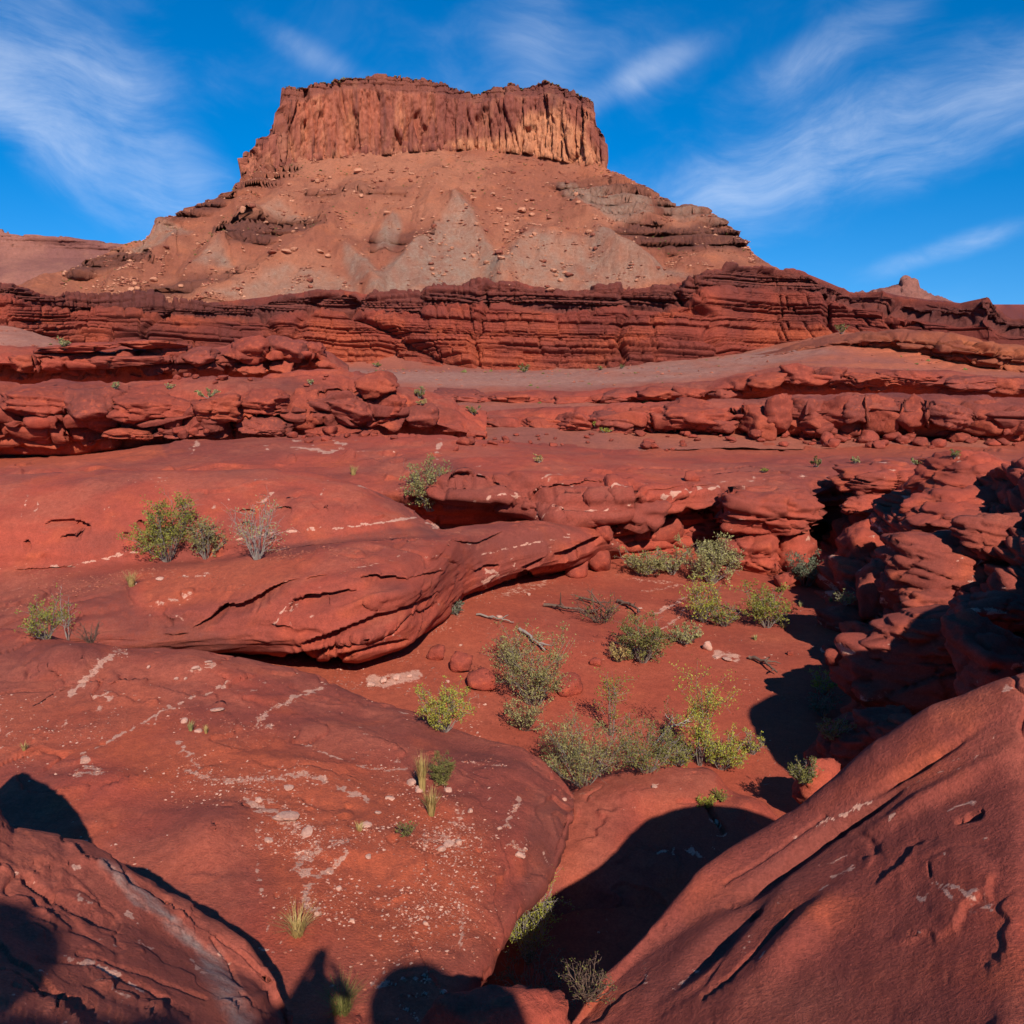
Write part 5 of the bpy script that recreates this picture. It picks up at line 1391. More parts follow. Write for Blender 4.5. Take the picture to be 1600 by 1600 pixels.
def copies(name, label, cat, group, spots, mats, seed, res=2, **kw):
    """many loose rocks of one kind: a few shapes, each standing on the ground at its own pixel"""
    shapes = []
    for k in range(8):
        V, T = rock_shape((1, .9, .8), seed + k, res, **kw)
        V = V.copy(); V[:, 2] -= V[:, 2].min() * .75
        for m in mats:
            shapes.append(mesh_np(name, V, tris=T, mat=m, smooth=res > 2))
    rng = random.Random(seed)
    for (px, py, w, h) in spots:
        loc, n, ob = hit(px, py)
        if loc is None:
            continue
        m = mpp(loc)
        o = bpy.data.objects.new(name, rng.choice(shapes))
        link_obj(o)
        o.location = loc
        o.scale = (.5 * w * m, .5 * w * m * rng.uniform(.7, 1.1), .55 * h * m)
        o.rotation_euler = (rng.uniform(-.2, .2), rng.uniform(-.2, .2), rng.uniform(0, 6.28))
        tag(o, label, cat, group)


def build_rubble():
    rng = random.Random(77)
    # blocks fallen from the mesa wall
    sp = [(816, 332, 17, 11), (485, 440, 12, 9), (240, 440, 12, 10), (205, 455, 10, 8), (215, 452, 8, 6), (258, 388, 12, 7), (425, 397, 16, 7), (447, 395, 16, 8), (460, 392, 12, 7), (500, 395, 12, 7), (512, 402, 12, 7), (485, 450, 9, 7), (395, 325, 14, 9), (380, 332, 10, 12), (605, 335, 12, 8),
          (780, 330, 12, 8), (835, 368, 9, 6), (780, 398, 14, 10), (783, 405, 14, 7), (760, 412, 10, 6), (850, 410, 9, 6), (920, 365, 10, 8), (930, 390, 9, 7), (865, 425, 12, 8), (890, 432, 14, 9), (875, 440, 10, 7), (855, 450, 10, 6), (860, 455, 14, 6), (675, 422, 8, 6), (560, 270, 14, 9), (845, 258, 9, 6), (728, 322, 8, 6), (745, 352, 8, 7)]
    while len(sp) < 270:
        c = rng.random()
        if c < .45:
            px, py = rng.gauss(800, 70), rng.gauss(370, 45)
        elif c < .75:
            px, py = rng.uniform(420, 930), rng.uniform(262, 320)
        else:
            px, py = rng.uniform(180, 1050), rng.uniform(330, 450)
        top = np.interp(px, [180, 240, 380, 450, 700, 930, 1000, 1050], [400, 370, 310, 275, 255, 275, 310, 340])
        if py < top + 4 or py > 450:
            continue
        w = 2.6 + 7.5 * rng.random() ** 2.8
        sp.append((px, py, w, w * rng.uniform(.5, .8)))
    copies('talus_block', 'tan fallen block lying on the rubble slope of the mesa', 'boulder', 'fallen blocks on the mesa slope', sp, [M_talus, M_talus, M_talusred], 900, 2, cuts=8, round_=.06, squ=4.0)
    # rubble under the right ledges and the left ledges
    sp = []
    for _ in range(95):
        px = rng.uniform(1180, 1590); py = rng.gauss(np.interp(px, [1180, 1400, 1590], [684, 690, 690]), 7)
        w = 8 + 26 * rng.random() ** 2
        sp.append((px, py, w, w * rng.uniform(.5, .85)))
    for _ in range(45):
        px = rng.uniform(700, 1180); py = rng.gauss(np.interp(px, [700, 900, 1180], [690, 688, 688]), 7)
        w = 7 + 20 * rng.random() ** 2.2
        sp.append((px, py, w, w * rng.uniform(.45, .8)))
    copies('fallen_block', 'red fallen block among the rubble below the right ledge', 'boulder', 'rubble below the right ledge', sp, [M_boulder, M_block], 920, 3, cuts=12, round_=.02, squ=6.0)
    sp = []
    for _ in range(40):
        px = rng.uniform(110, 640); py = np.interp(px, [110, 300, 640], [690, 682, 684]) + rng.gauss(0, 4)
        w = 9 + 18 * rng.random() ** 2
        sp.append((px, py, w, w * rng.uniform(.5, .8)))
    for _ in range(26):
        px = rng.uniform(30, 520); py = 590 + rng.gauss(0, 5)
        w = 7 + 14 * rng.random() ** 2
        sp.append((px, py, w, w * rng.uniform(.5, .8)))
    copies('rubble_block', 'red broken block at the foot of the left ledges', 'boulder', 'rubble at the foot of the left ledges', sp, [M_boulder, M_block], 930, 3, cuts=12, round_=.02, squ=6.0)
    # pale stones on the slab
    sp = [(448, 1278, 34, 13), (436, 1282, 22, 8), (700, 1322, 18, 9), (690, 1330, 16, 10), (716, 1318, 14, 9), (645, 1226, 20, 11), (655, 1236, 15, 9), (700, 1236, 12, 7), (735, 1270, 10, 8), (420, 1314, 14, 6), (480, 1302, 26, 8), (310, 1144, 12, 7), (288, 1128, 13, 8), (340, 1110, 24, 6), (275, 1062, 7, 6), (290, 1062, 6, 6), (232, 1044, 6, 6), (305, 1045, 14, 6),
          (325, 1035, 12, 4), (495, 1431, 8, 10), (550, 1440, 9, 7), (665, 1445, 9, 7), (668, 1436, 7, 6), (530, 1390, 9, 7), (575, 1340, 12, 6), (571, 1292, 20, 8), (610, 1248, 16, 5), (590, 1272, 10, 6), (405, 1252, 12, 7), (450, 1232, 20, 5), (812, 1338, 18, 10), (780, 1296, 9, 6), (882, 1251, 7, 6), (1022, 1231, 9, 5), (1120, 1286, 12, 6), (580, 1072, 14, 10), (600, 1066, 18, 10), (620, 1060, 14, 8), (640, 1058, 10, 6),
          (212, 913, 6, 5), (250, 905, 12, 4), (288, 902, 6, 5), (320, 901, 5, 4), (720, 1010, 6, 5), (780, 965, 10, 5), (826, 930, 8, 6), (1000, 952, 7, 4), (1136, 1032, 18, 6), (1120, 1028, 12, 5), (700, 1066, 6, 5)]
    copies('pale_stone', 'small pale stone lying on the red ground', 'stone', 'pale stones on the red ground', sp, [M_pale], 940, 2, cuts=7, round_=.08, squ=3.5)


def pebbles(name, label, sheets, n, size, mat, seed, long=1.0):
    """loose chips too many to count, as one object"""
    rng = np.random.default_rng(seed)
    base = np.array([(1, 0, 0), (-1, 0, 0), (0, 1, 0), (0, -1, 0), (.3, .2, 1), (0, .1, -1)], f32)
    T0 = np.array([(0, 2, 4), (2, 1, 4), (1, 3, 4), (3, 0, 4), (2, 0, 5), (1, 2, 5), (3, 1, 5), (0, 3, 5)], np.int32)
    P, N, w = sheets[0]
    P = P.reshape(-1, 3); w = w.ravel().astype(float)
    idx = rng.choice(len(P), n, p=w / w.sum())
    r = size[0] + (size[1] - size[0]) * rng.random(n) ** 3
    d = base[None] * (1 + .30 * np.clip(rng.normal(size=(n, len(base), 1)), -1.5, 1.5))
    d = d * np.stack([np.ones(n), rng.uniform(.5, 1, n), rng.uniform(.3, .65, n)], 1)[:, None] * r[:, None, None] * np.array([long, 1, 1])
    a = rng.uniform(0, 6.28, n); ca, sa = np.cos(a)[:, None], np.sin(a)[:, None]
    d = np.stack([d[..., 0] * ca - d[..., 1] * sa, d[..., 0] * sa + d[..., 1] * ca, d[..., 2]], -1)
    jit = rng.normal(size=(n, 3)) * .03 * max(size[1] / .05, .3); jit[:, 2] = r * .1
    if size[1] > .5:
        jit[:, :2] = 0
    V = d + (P[idx] + jit)[:, None]
    T = T0[None] + (np.arange(n) * len(base))[:, None, None]
    me = mesh_np(name, V.reshape(-1, 3), tris=T.reshape(-1, 3), mat=mat, smooth=False)
    tag(link_obj(bpy.data.objects.new(name, me)), label, kind='stuff')


# ------------------------------------------------------------------ plants
def leaf_mat(name, a, b, trans=.25):
    m, T = new_mat(name)
    pos = T.add('ShaderNodeTexCoord').outputs['Object']
    col = T.mix(T.ramp(T.noise(pos, 7.0, 3, .6), .35, .65), a, b)
    out = T.add('ShaderNodeOutputMaterial')
    p = T.add('ShaderNodeBsdfPrincipled')
    T.inp(p, 'Base Color', col); T.inp(p, 'Roughness', .65); T.inp(p, 'Specular IOR Level', .2)
    tr = T.add('ShaderNodeBsdfTranslucent')
    T.inp(tr, 'Color', col)
    mx = T.add('ShaderNodeMixShader')
    mx.inputs[0].default_value = trans
    T.link(p.outputs[0], mx.inputs[1]); T.link(tr.outputs[0], mx.inputs[2]); T.link(mx.outputs[0], out.inputs[0])
    return m


LEAF = {'green': leaf_mat('leaf_green', (0.158, 0.161, 0.028), (0.272, 0.246, 0.043)), 'bright': leaf_mat('leaf_yellow_green', (0.253, 0.246, 0.034), (0.380, 0.345, 0.053)),
        'grey': leaf_mat('leaf_grey_green', (0.188, 0.162, 0.053), (0.289, 0.246, 0.089)), 'blue': leaf_mat('leaf_blue_green', (0.095, 0.111, 0.065), (0.165, 0.178, 0.106)),
        'straw': leaf_mat('straw', (0.455, 0.308, 0.117), (0.329, 0.234, 0.075)), 'olive': leaf_mat('leaf_olive', (0.127, 0.123, 0.031), (0.215, 0.185, 0.053)), 'sage': leaf_mat('leaf_sage', (0.253, 0.232, 0.081), (0.344, 0.306, 0.123))}


def bark_mat(name, a, b):
    m, T = new_mat(name)
    pos = T.add('ShaderNodeTexCoord').outputs['Object']
    bsdf_out(T, T.mix(T.noise(pos, 22.0, 4, .6), a, b), .9)
    return m


BARK = {'grey': bark_mat('bark_grey', (0.16, 0.12, 0.095), (0.30, 0.24, 0.20)), 'brown': bark_mat('bark_brown', (0.09, 0.05, 0.035), (0.17, 0.10, 0.07)), 'white': bark_mat('bark_white', (0.25, 0.20, 0.165), (0.38, 0.32, 0.27))}


class Tubes:
    def __init__(self):
        self.V, self.Q, self.n = [], [], 0

    def add(self, pts, r0, r1, k=4):
        pts = np.asarray(pts, float)
        n = len(pts)
        tg = np.gradient(pts, axis=0); tg /= np.linalg.norm(tg, axis=1, keepdims=True) + 1e-9
        ref = np.array([.3, .9, .1]) if abs(tg[0][1]) < .9 else np.array([1, 0, 0])
        a = np.cross(tg, ref); a /= np.linalg.norm(a, axis=1, keepdims=True) + 1e-9
        b = np.cross(tg, a)
        r = np.linspace(r0, r1, n)[:, None]
        for j in range(k):
            an = 2 * math.pi * j / k
            self.V.append(pts + r * (a * math.cos(an) + b * math.sin(an)))
        base = self.n
        for i in range(n - 1):
            for j in range(k):
                j2 = (j + 1) % k
                self.Q.append((base + j * n + i, base + j2 * n + i, base + j2 * n + i + 1, base + j * n + i + 1))
        self.n += n * k

    def mesh(self, name, mat):
        return mesh_np(name, np.concatenate(self.V), quads=self.Q, mat=mat, smooth=True)


def leaves_mesh(name, pos, size, rng, mat, up=.3, aspect=.5):
    n = len(pos)
    d = rng.normal(size=(n, 3)); d[:, 2] = np.abs(d[:, 2]) * .6 + up
    d /= np.linalg.norm(d, axis=1, keepdims=True)
    s = np.cross(d, rng.normal(size=(n, 3))); s /= np.linalg.norm(s, axis=1, keepdims=True) + 1e-9
    L = (size * rng.uniform(.6, 1.25, n))[:, None]
    p0 = pos; p1 = pos + d * L * .5 + s * L * aspect * .5; p2 = pos + d * L; p3 = pos + d * L * .5 - s * L * aspect * .5
    V = np.stack([p0, p1, p2, p3], 1).reshape(-1, 3)
    return mesh_np(name, V, quads=np.arange(4 * n).reshape(-1, 4), mat=mat, smooth=False)


def shrub(px, py, w, h, label, leaf='grey', bark='grey', dens=1.0, stems=None, seed=0, name='shrub', cat='shrub', twig=1.0, upright=.5, bare=.32, lift=0.0, group=None, leaf_px=3.6):
    """a desert shrub: stems that fork into twigs, leaves along the twigs; size in photo pixels at the place it stands"""
    loc, n, ob = hit(px, py)
    if loc is None:
        return
    m = mpp(loc)
    W_, H = 1.0 * w * m, 1.0 * h * m
    rng = np.random.default_rng(seed + int(px) * 7 + int(py))
    root = bpy.data.objects.new(name, None)
    link_obj(root)
    root.location = loc - Vector((0, 0, .02 * H))
    root.empty_display_size = .2
    tag(root, label, cat, group)
    tb = Tubes()
    ns = stems or int(10 + 8 * min(w / 60, 1.6))
    tips = []
    rs = max(.004, .35 * m) * 1.2
    for k in range(ns):
        az = 2 * math.pi * (k + rng.uniform(-.3, .3)) / ns
        rad = W_ * .5 * math.sqrt(rng.uniform(.05, 1))
        hh = H * (rng.uniform(.42, 1.05) if upright < .95 else rng.uniform(.7, 1.05)) * (1 - .35 * (1 - upright) * (rad / (W_ * .5)))
        end = np.array([rad * math.cos(az), rad * math.sin(az), hh])
        t = np.linspace(0, 1, 7)
        start = np.array([.06 * W_ * math.cos(az), .06 * W_ * math.sin(az), 0])
        c = start + (end - start) * np.array([.5 * (1 + .3 * (1 - upright)), .5 * (1 + .3 * (1 - upright)), .55])
        pts = ((1 - t) ** 2)[:, None] * start + (2 * t * (1 - t))[:, None] * c + (t ** 2)[:, None] * end
        pts[1:] += rng.normal(size=(6, 3)) * .022 * H * np.linspace(.4, 1, 6)[:, None]
        tb.add(pts, rs * 1.9, rs * .7, 3)
        nt = int((5 + rng.integers(0, 4)) * twig)
        for q in range(nt):
            f = rng.uniform(.22, 1.0)
            i = min(int(f * 6), 5); u = f * 6 - i
            p = pts[i] * (1 - u) + pts[i + 1] * u
            dr = pts[i + 1] - pts[i]; dr = dr / (np.linalg.norm(dr) + 1e-9)
            dr = dr * .8 + rng.normal(size=3) * .6; dr[2] = abs(dr[2]) * .8 + .12
            ln = H * rng.uniform(.12, .30)
            tt = np.linspace(0, 1, 4)[:, None]
            tp = p + dr / np.linalg.norm(dr) * ln * tt + rng.normal(size=(4, 3)) * .015 * H * tt
            tb.add(tp, rs * .7, rs * .35, 3)
            tips.append(tp)
            for q2 in range(1 + int(rng.random() < .4)):
                d2 = dr + rng.normal(size=3) * .9
                p2 = tp[rng.integers(1, 4)]
                t2 = p2 + d2 / np.linalg.norm(d2) * ln * .55 * np.linspace(0, 1, 3)[:, None]
                tb.add(t2, rs * .5, rs * .25, 3)
                tips.append(t2)
    o = link_obj(bpy.data.objects.new('branches', tb.mesh('branches', BARK[bark])), root)
    if dens > 0:
        nl = int(min(5200, dens * w * h / (leaf_px ** 2) * 7.2))
        keep = [t for t in tips if rng.random() > bare]
        if keep:
            A = np.array([np.stack([t[0], t[len(t) // 2], t[-1]]) for t in keep])
            ch = rng.integers(0, len(keep), nl)
            f = rng.uniform(.2, 1.0, nl)[:, None]
            B = A[ch]
            pos = np.where(f < .5, B[:, 0] * (1 - 2 * f) + B[:, 1] * 2 * f, B[:, 1] * (2 - 2 * f) + B[:, 2] * (2 * f - 1))
            pos += rng.normal(size=(nl, 3)) * .032 * H
            pos[:, 2] = np.maximum(pos[:, 2], .03 * H)
            link_obj(bpy.data.objects.new('foliage', leaves_mesh('foliage', pos, max(.02, leaf_px * m), rng, LEAF[leaf])), root)
    return root


def tuft(px, py, w, h, label, leaf='straw', n=90, seed=0, name='grass_tuft', spread=.95, group=None):
    loc, nn, ob = hit(px, py)
    if loc is None:
        return
    m = mpp(loc)
    W_, H = w * m, h * m
    rng = np.random.default_rng(seed + int(px * 3 + py))
    V, Q = [], []
    for k in range(n):
        az = rng.uniform(0, 6.28); r0 = W_ * .14 * math.sqrt(rng.random())
        b = np.array([r0 * math.cos(az), r0 * math.sin(az), 0])
        az2 = az + rng.normal() * .5
        out = W_ * .5 * spread * rng.uniform(.2, 1.1); hh = H * rng.uniform(.55, 1.05)
        e = b + np.array([out * math.cos(az2), out * math.sin(az2), hh])
        mid = b + np.array([out * .3 * math.cos(az2), out * .3 * math.sin(az2), hh * .62])
        sd = np.array([-math.sin(az2), math.cos(az2), 0]) * max(.002, .42 * m) * rng.uniform(.7, 1.3)
        c = len(V)
        V += [b - sd, b + sd, mid + sd * .8, mid - sd * .8, e + sd * .12, e - sd * .12]
        Q += [(c, c + 1, c + 2, c + 3), (c + 3, c + 2, c + 4, c + 5)]
    me = mesh_np(name, np.array(V), quads=Q, mat=LEAF[leaf], smooth=False)
    o = link_obj(bpy.data.objects.new(name, me))
    o.location = loc - Vector((0, 0, .01))
    tag(o, label, 'grass', group)


def dead_branch(pts, r, label, seed=0, twigs=6, bark='brown'):
    """driftwood lying on the ground along photo pixels"""
    P = []
    for px, py in pts:
        loc, n, ob = hit(px, py)
        if loc is None:
            return
        P.append(np.array(loc))
    P = np.array(P); m = mpp(Vector(P[0]))
    rng = np.random.default_rng(seed)
    base = P[0].copy()
    L = np.linalg.norm(P[-1] - P[0])
    t = np.linspace(0, len(P) - 1, 4 * len(P))
    Q = np.stack([np.interp(t, np.arange(len(P)), P[:, k]) for k in range(3)], 1) - base
    Q[:, 2] += r * m + .10 * L * np.sin(np.linspace(0, 2.6, len(Q))) * .6
    Q[1:-1] += rng.normal(size=(len(Q) - 2, 3)) * .012 * L
    tb = Tubes()
    tb.add(Q, r * m, r * m * .35, 5)
    for k in range(twigs):
        i = rng.integers(2, len(Q) - 1)
        d = (Q[i] - Q[i - 1]); d /= np.linalg.norm(d); d = d + rng.normal(size=3) * .8; d[2] = abs(d[2]) * .7
        ln = L * rng.uniform(.15, .4)
        tp = Q[i] + d / np.linalg.norm(d) * ln * np.linspace(0, 1, 5)[:, None] + rng.normal(size=(5, 3)) * .02 * L * np.linspace(0, 1, 5)[:, None]
        tb.add(tp, r * m * .6, r * m * .2, 4)
    o = link_obj(bpy.data.objects.new('dead_branch', tb.mesh('dead_branch', BARK[bark])))
    o.location = base
    tag(o, label, 'branch')


def build_plants():
    S = shrub
    S(262, 876, 92, 100, 'yellow-green leafy shrub on the terrace below the pitted dome', 'green', 'grey', 1.0, upright=.7, seed=1)
    S(322, 872, 64, 62, 'grey-green shrub touching the right of the yellow-green leafy one', 'grey', 'grey', .8, seed=2)
    S(402, 874, 74, 96, 'pale sparse twiggy shrub on the terrace, mostly bare stems', 'sage', 'white', .16, seed=3, upright=.8, bare=.5)
    S(72, 998, 60, 62, 'small green shrub behind the slab at the left edge', 'green', 'grey', .8, seed=4)
    S(106, 1000, 36, 86, 'bare white-barked sapling at the left edge', 'green', 'white', .07, stems=3, seed=5, upright=1.0, bare=.5)
    S(142, 1004, 50, 34, 'dark dead brush right of the bare white sapling', 'olive', 'brown', .0, seed=6)
    S(672, 797, 88, 78, 'grey-green bush in the hollow between the two domes', 'grey', 'grey', 1.1, seed=7, upright=.7)
    S(1004, 898, 84, 48, 'low grey-green bush below the end of the ledge', 'grey', 'grey', 1.0, seed=8)
    S(1050, 897, 54, 44, 'pale low bush between the two grey-green ones by the wall', 'sage', 'grey', .8, seed=9)
    S(1112, 910, 92, 74, 'broad pale grey-green bush left of the rock pillar', 'sage', 'grey', 1.0, seed=10)
    S(1098, 972, 60, 76, 'yellow-green shrub in the middle of the wash', 'bright', 'grey', .7, seed=11, upright=.7)
    S(1130, 978, 56, 36, 'low yellow-green shrub joined to the left of the round one', 'green', 'grey', .7, seed=12)
    S(1198, 980, 74, 70, 'round green bush standing alone by the shadow edge', 'green', 'grey', 1.1, seed=13)
    S(1258, 916, 64, 56, 'dark bluish bush with two red boulders at its foot', 'blue', 'brown', 1.2, seed=14)
    S(1004, 1034, 92, 72, 'dense green shrub left of the pale dome-shaped one', 'olive', 'grey', 1.2, seed=15)
    S(966, 1034, 36, 28, 'small tawny shrub at the foot of the dense green one', 'straw', 'brown', 1.0, seed=16)
    S(1070, 1006, 48, 32, 'pale dome-shaped sagebrush on the open sand', 'sage', 'grey', 1.4, seed=17)
    S(940, 972, 104, 46, 'tangle of dead brown brush behind the dense green shrub', 'olive', 'brown', .08, seed=18, bare=.6)
    S(834, 1100, 120, 120, 'large grey-green shrub in the centre of the wash', 'grey', 'grey', .9, seed=19, upright=.6)
    S(800, 1040, 60, 60, 'brown-tipped upper part of brush above the large shrub', 'grey', 'brown', .35, seed=20)
    S(820, 1140, 90, 56, 'thin twiggy brush below the large grey-green shrub', 'sage', 'brown', .35, seed=21)
    S(694, 1142, 86, 76, 'bright yellow-green shrub by the edge of the slab', 'bright', 'grey', .9, seed=22, upright=.6)
    S(912, 1226, 132, 116, 'big twiggy grey shrub behind the low rock hump', 'grey', 'grey', .55, seed=23, twig=1.3)
    S(1010, 1205, 116, 100, 'twiggy olive shrub right of the big grey one', 'olive', 'grey', .6, seed=24, twig=1.3)
    S(880, 1190, 80, 70, 'tangled brown brush at the left behind the low hump', 'grey', 'brown', .25, seed=25)
    S(955, 1150, 34, 112, 'slender sparse sapling rising behind the twiggy shrubs', 'green', 'grey', .35, stems=5, seed=26, upright=1.0, bare=.3)
    S(1094, 1196, 40, 160, 'tall slender leafy sapling beside the shadow', 'bright', 'grey', .8, stems=7, seed=27, upright=1.0, bare=.1, name='sapling', cat='sapling')
    S(1128, 1200, 96, 62, 'bright low shrub at the foot of the tall sapling', 'bright', 'grey', .8, seed=28)
    S(1060, 1196, 60, 46, 'small green shrub left of the tall sapling', 'green', 'grey', .7, seed=29)
    S(690, 1224, 38, 48, 'small round dark green shrub on the slab', 'olive', 'brown', 2.0, seed=30, leaf_px=2.2)
    S(636, 1306, 36, 24, 'tiny olive shrub low on the slab', 'olive', 'brown', .7, seed=31)
    S(826, 1500, 100, 140, 'pale-stemmed leafy shrub in the dark gap below the slab', 'bright', 'white', .34, seed=32, upright=.8)
    S(830, 1570, 140, 80, 'shaded tangled shrub deep in the gap', 'blue', 'grey', .4, seed=33)
    S(920, 1560, 90, 60, 'dark bare brush in the shaded gap right of the leafy shrub', 'olive', 'brown', .12, seed=34)
    S(1104, 1264, 30, 24, 'yellow-green cushion plant on the low rock hump', 'bright', 'brown', 1.6, seed=35, leaf_px=2.4)
    S(1124, 1250, 30, 16, 'smaller cushion plant behind the yellow-green one on the hump', 'green', 'brown', 1.0, seed=36, leaf_px=2.4)
    S(1286, 1082, 44, 34, 'half-lit green shrub at the foot of the shaded wall', 'bright', 'grey', .9, seed=37)
    S(1284, 1118, 50, 42, 'bluish shrub in shade below the half-lit one', 'blue', 'grey', 1.0, seed=38)
    S(1302, 1155, 50, 34, 'olive shrub in shade nearest the near flank', 'olive', 'grey', 1.0, seed=39)
    S(1256, 1224, 50, 40, 'round dark shrub in the shaded corner of the wash', 'olive', 'grey', 1.2, seed=40)
    S(1320, 945, 30, 24, 'small pale shrub in shade at the wall foot', 'sage', 'grey', 1.0, seed=41)
    S(1176, 1178, 40, 40, 'leafy stems half in the shadow right of the low bright shrub', 'bright', 'grey', .35, seed=42)
    S(712, 960, 34, 24, 'small blue-grey bush under the nose of the ledge', 'blue', 'grey', 1.0, seed=43)
    far = [(820, 582, 20, 14, 'olive', 'dark round bush on the grey bench below the cliff'), (740, 648, 20, 15, 'olive', 'dark green bush on the right end of the middle ledge'), (655, 622, 22, 18, 'grey', 'pale bush above the middle ledge end'), (326, 622, 34, 15, 'sage', 'low pale bush on the middle ledge'),
           (100, 545, 22, 20, 'sage', 'pale yellow bush on the upper left ledge'), (486, 601, 12, 9, 'sage', 'tiny pale bush near the end of the upper left ledge'), (180, 607, 20, 10, 'sage', 'low pale bush below the dark boulder'), (1315, 522, 18, 14, 'olive', 'bush on top of the orange rise at the right'),
           (1276, 730, 20, 14, 'olive', 'dark small bush on the rim right of the pillar'), (1336, 724, 20, 9, 'sage', 'low pale bush on the flat behind the rim'), (1432, 726, 24, 12, 'sage', 'pale bush on the flat above the right wall'), (1491, 716, 14, 16, 'green', 'green bush at the top of the right slope'),
           (945, 676, 26, 8, 'bright', 'flat bright green plant below the right ledge'), (930, 667, 14, 9, 'bright', 'small bright plant left of the flat one below the right ledge'), (842, 723, 15, 13, 'straw', 'straw-coloured bush on the slickrock swell'), (938, 578, 10, 6, 'olive', 'tiny bush at the foot of the cliff'),
           (972, 576, 10, 6, 'olive', 'tiny bush on the bench right of the other tiny one'), (590, 573, 16, 6, 'olive', 'low bush where the cliff meets the grey bench'), (1195, 738, 18, 7, 'green', 'small green plant by the crack on the rim'), (660, 632, 26, 8, 'straw', 'straw grass patch on the middle ledge end'), (265, 608, 14, 8, 'sage', 'small sage plant on the middle ledge')]
    for k, (px, py, w, h, lf, lab) in enumerate(far):
        S(px, py, w, h, lab, lf, 'grey', 1.3, seed=60 + k, stems=6, leaf_px=2.6)
    t = tuft
    t(660, 1236, 30, 66, 'straw-coloured bunch grass against the small round shrub', 'straw', 160)
    t(674, 1274, 34, 46, 'green-tinged bunch grass below the round shrub', 'straw', 150, seed=3)
    t(465, 1462, 60, 44, 'spiky pale bunch grass low on the slab', 'straw', 150, seed=4, spread=1.3)
    t(298, 1142, 16, 18, 'small grass tuft in the crack of the slab', 'sage', 50, seed=5)
    t(322, 1146, 12, 14, 'tiny straw tuft right of the crack tuft', 'straw', 36, seed=6)
    t(206, 916, 30, 26, 'dry straw tuft on the terrace left of the leafy shrub', 'straw', 80, seed=7)
    t(552, 742, 22, 16, 'dry tuft on the swell behind the dome', 'straw', 60, seed=8)
    t(534, 1584, 90, 50, 'shaded dark grass at the bottom edge beside the shadow', 'olive', 190, seed=9)
    t(562, 1298, 24, 14, 'thin straw tuft beside grey stones', 'straw', 40, seed=10)
    t(38, 1172, 18, 14, 'small dry tuft at the left edge of the slab', 'straw', 40, seed=11)
    for k, (px, py, lab) in enumerate([(1180, 1000, 'little dry tuft just below the round green bush'), (1225, 982, 'little tuft on the shadow edge right of the round green bush'), (1250, 948, 'little tuft on sand below the two red boulders'), (1160, 890, 'little tuft by the pillar foot'),
                                   (1298, 940, 'little shaded tuft at the wall foot'), (1150, 968, 'little dry tuft between the yellow-green shrub and the round bush'), (1215, 925, 'little dry tuft above the round green bush')]):
        t(px, py, 14, 9, lab, 'straw' if k % 2 else 'sage', 40, seed=20 + k, group='dry tufts on the wash sand')
    dead_branch([(850, 948), (885, 957), (930, 962)], 3.0, 'long dead branch lying left of the dead brush', 1)
    dead_branch([(905, 938), (925, 945), (955, 962)], 2.4, 'forked dead branch above the dead brush', 2)
    dead_branch([(965, 942), (985, 952), (1000, 962)], 3.4, 'short dark log behind the dense green shrub', 3, 3)
    dead_branch([(745, 962), (780, 972), (803, 976)], 2.0, 'thin dead stick on the slope below the ledge', 4, 2, 'grey')
    dead_branch([(812, 986), (832, 1004), (852, 1022)], 3.2, 'bleached branch leaning above the large grey shrub', 5, 2, 'white')
    dead_branch([(1170, 1030), (1192, 1040), (1214, 1056)], 3.6, 'dark charred log lying on the open sand', 6, 4)
    dead_branch([(1020, 1168), (1050, 1140), (1080, 1132)], 2.0, 'pale dead twigs beside the tall sapling', 7, 6, 'white')



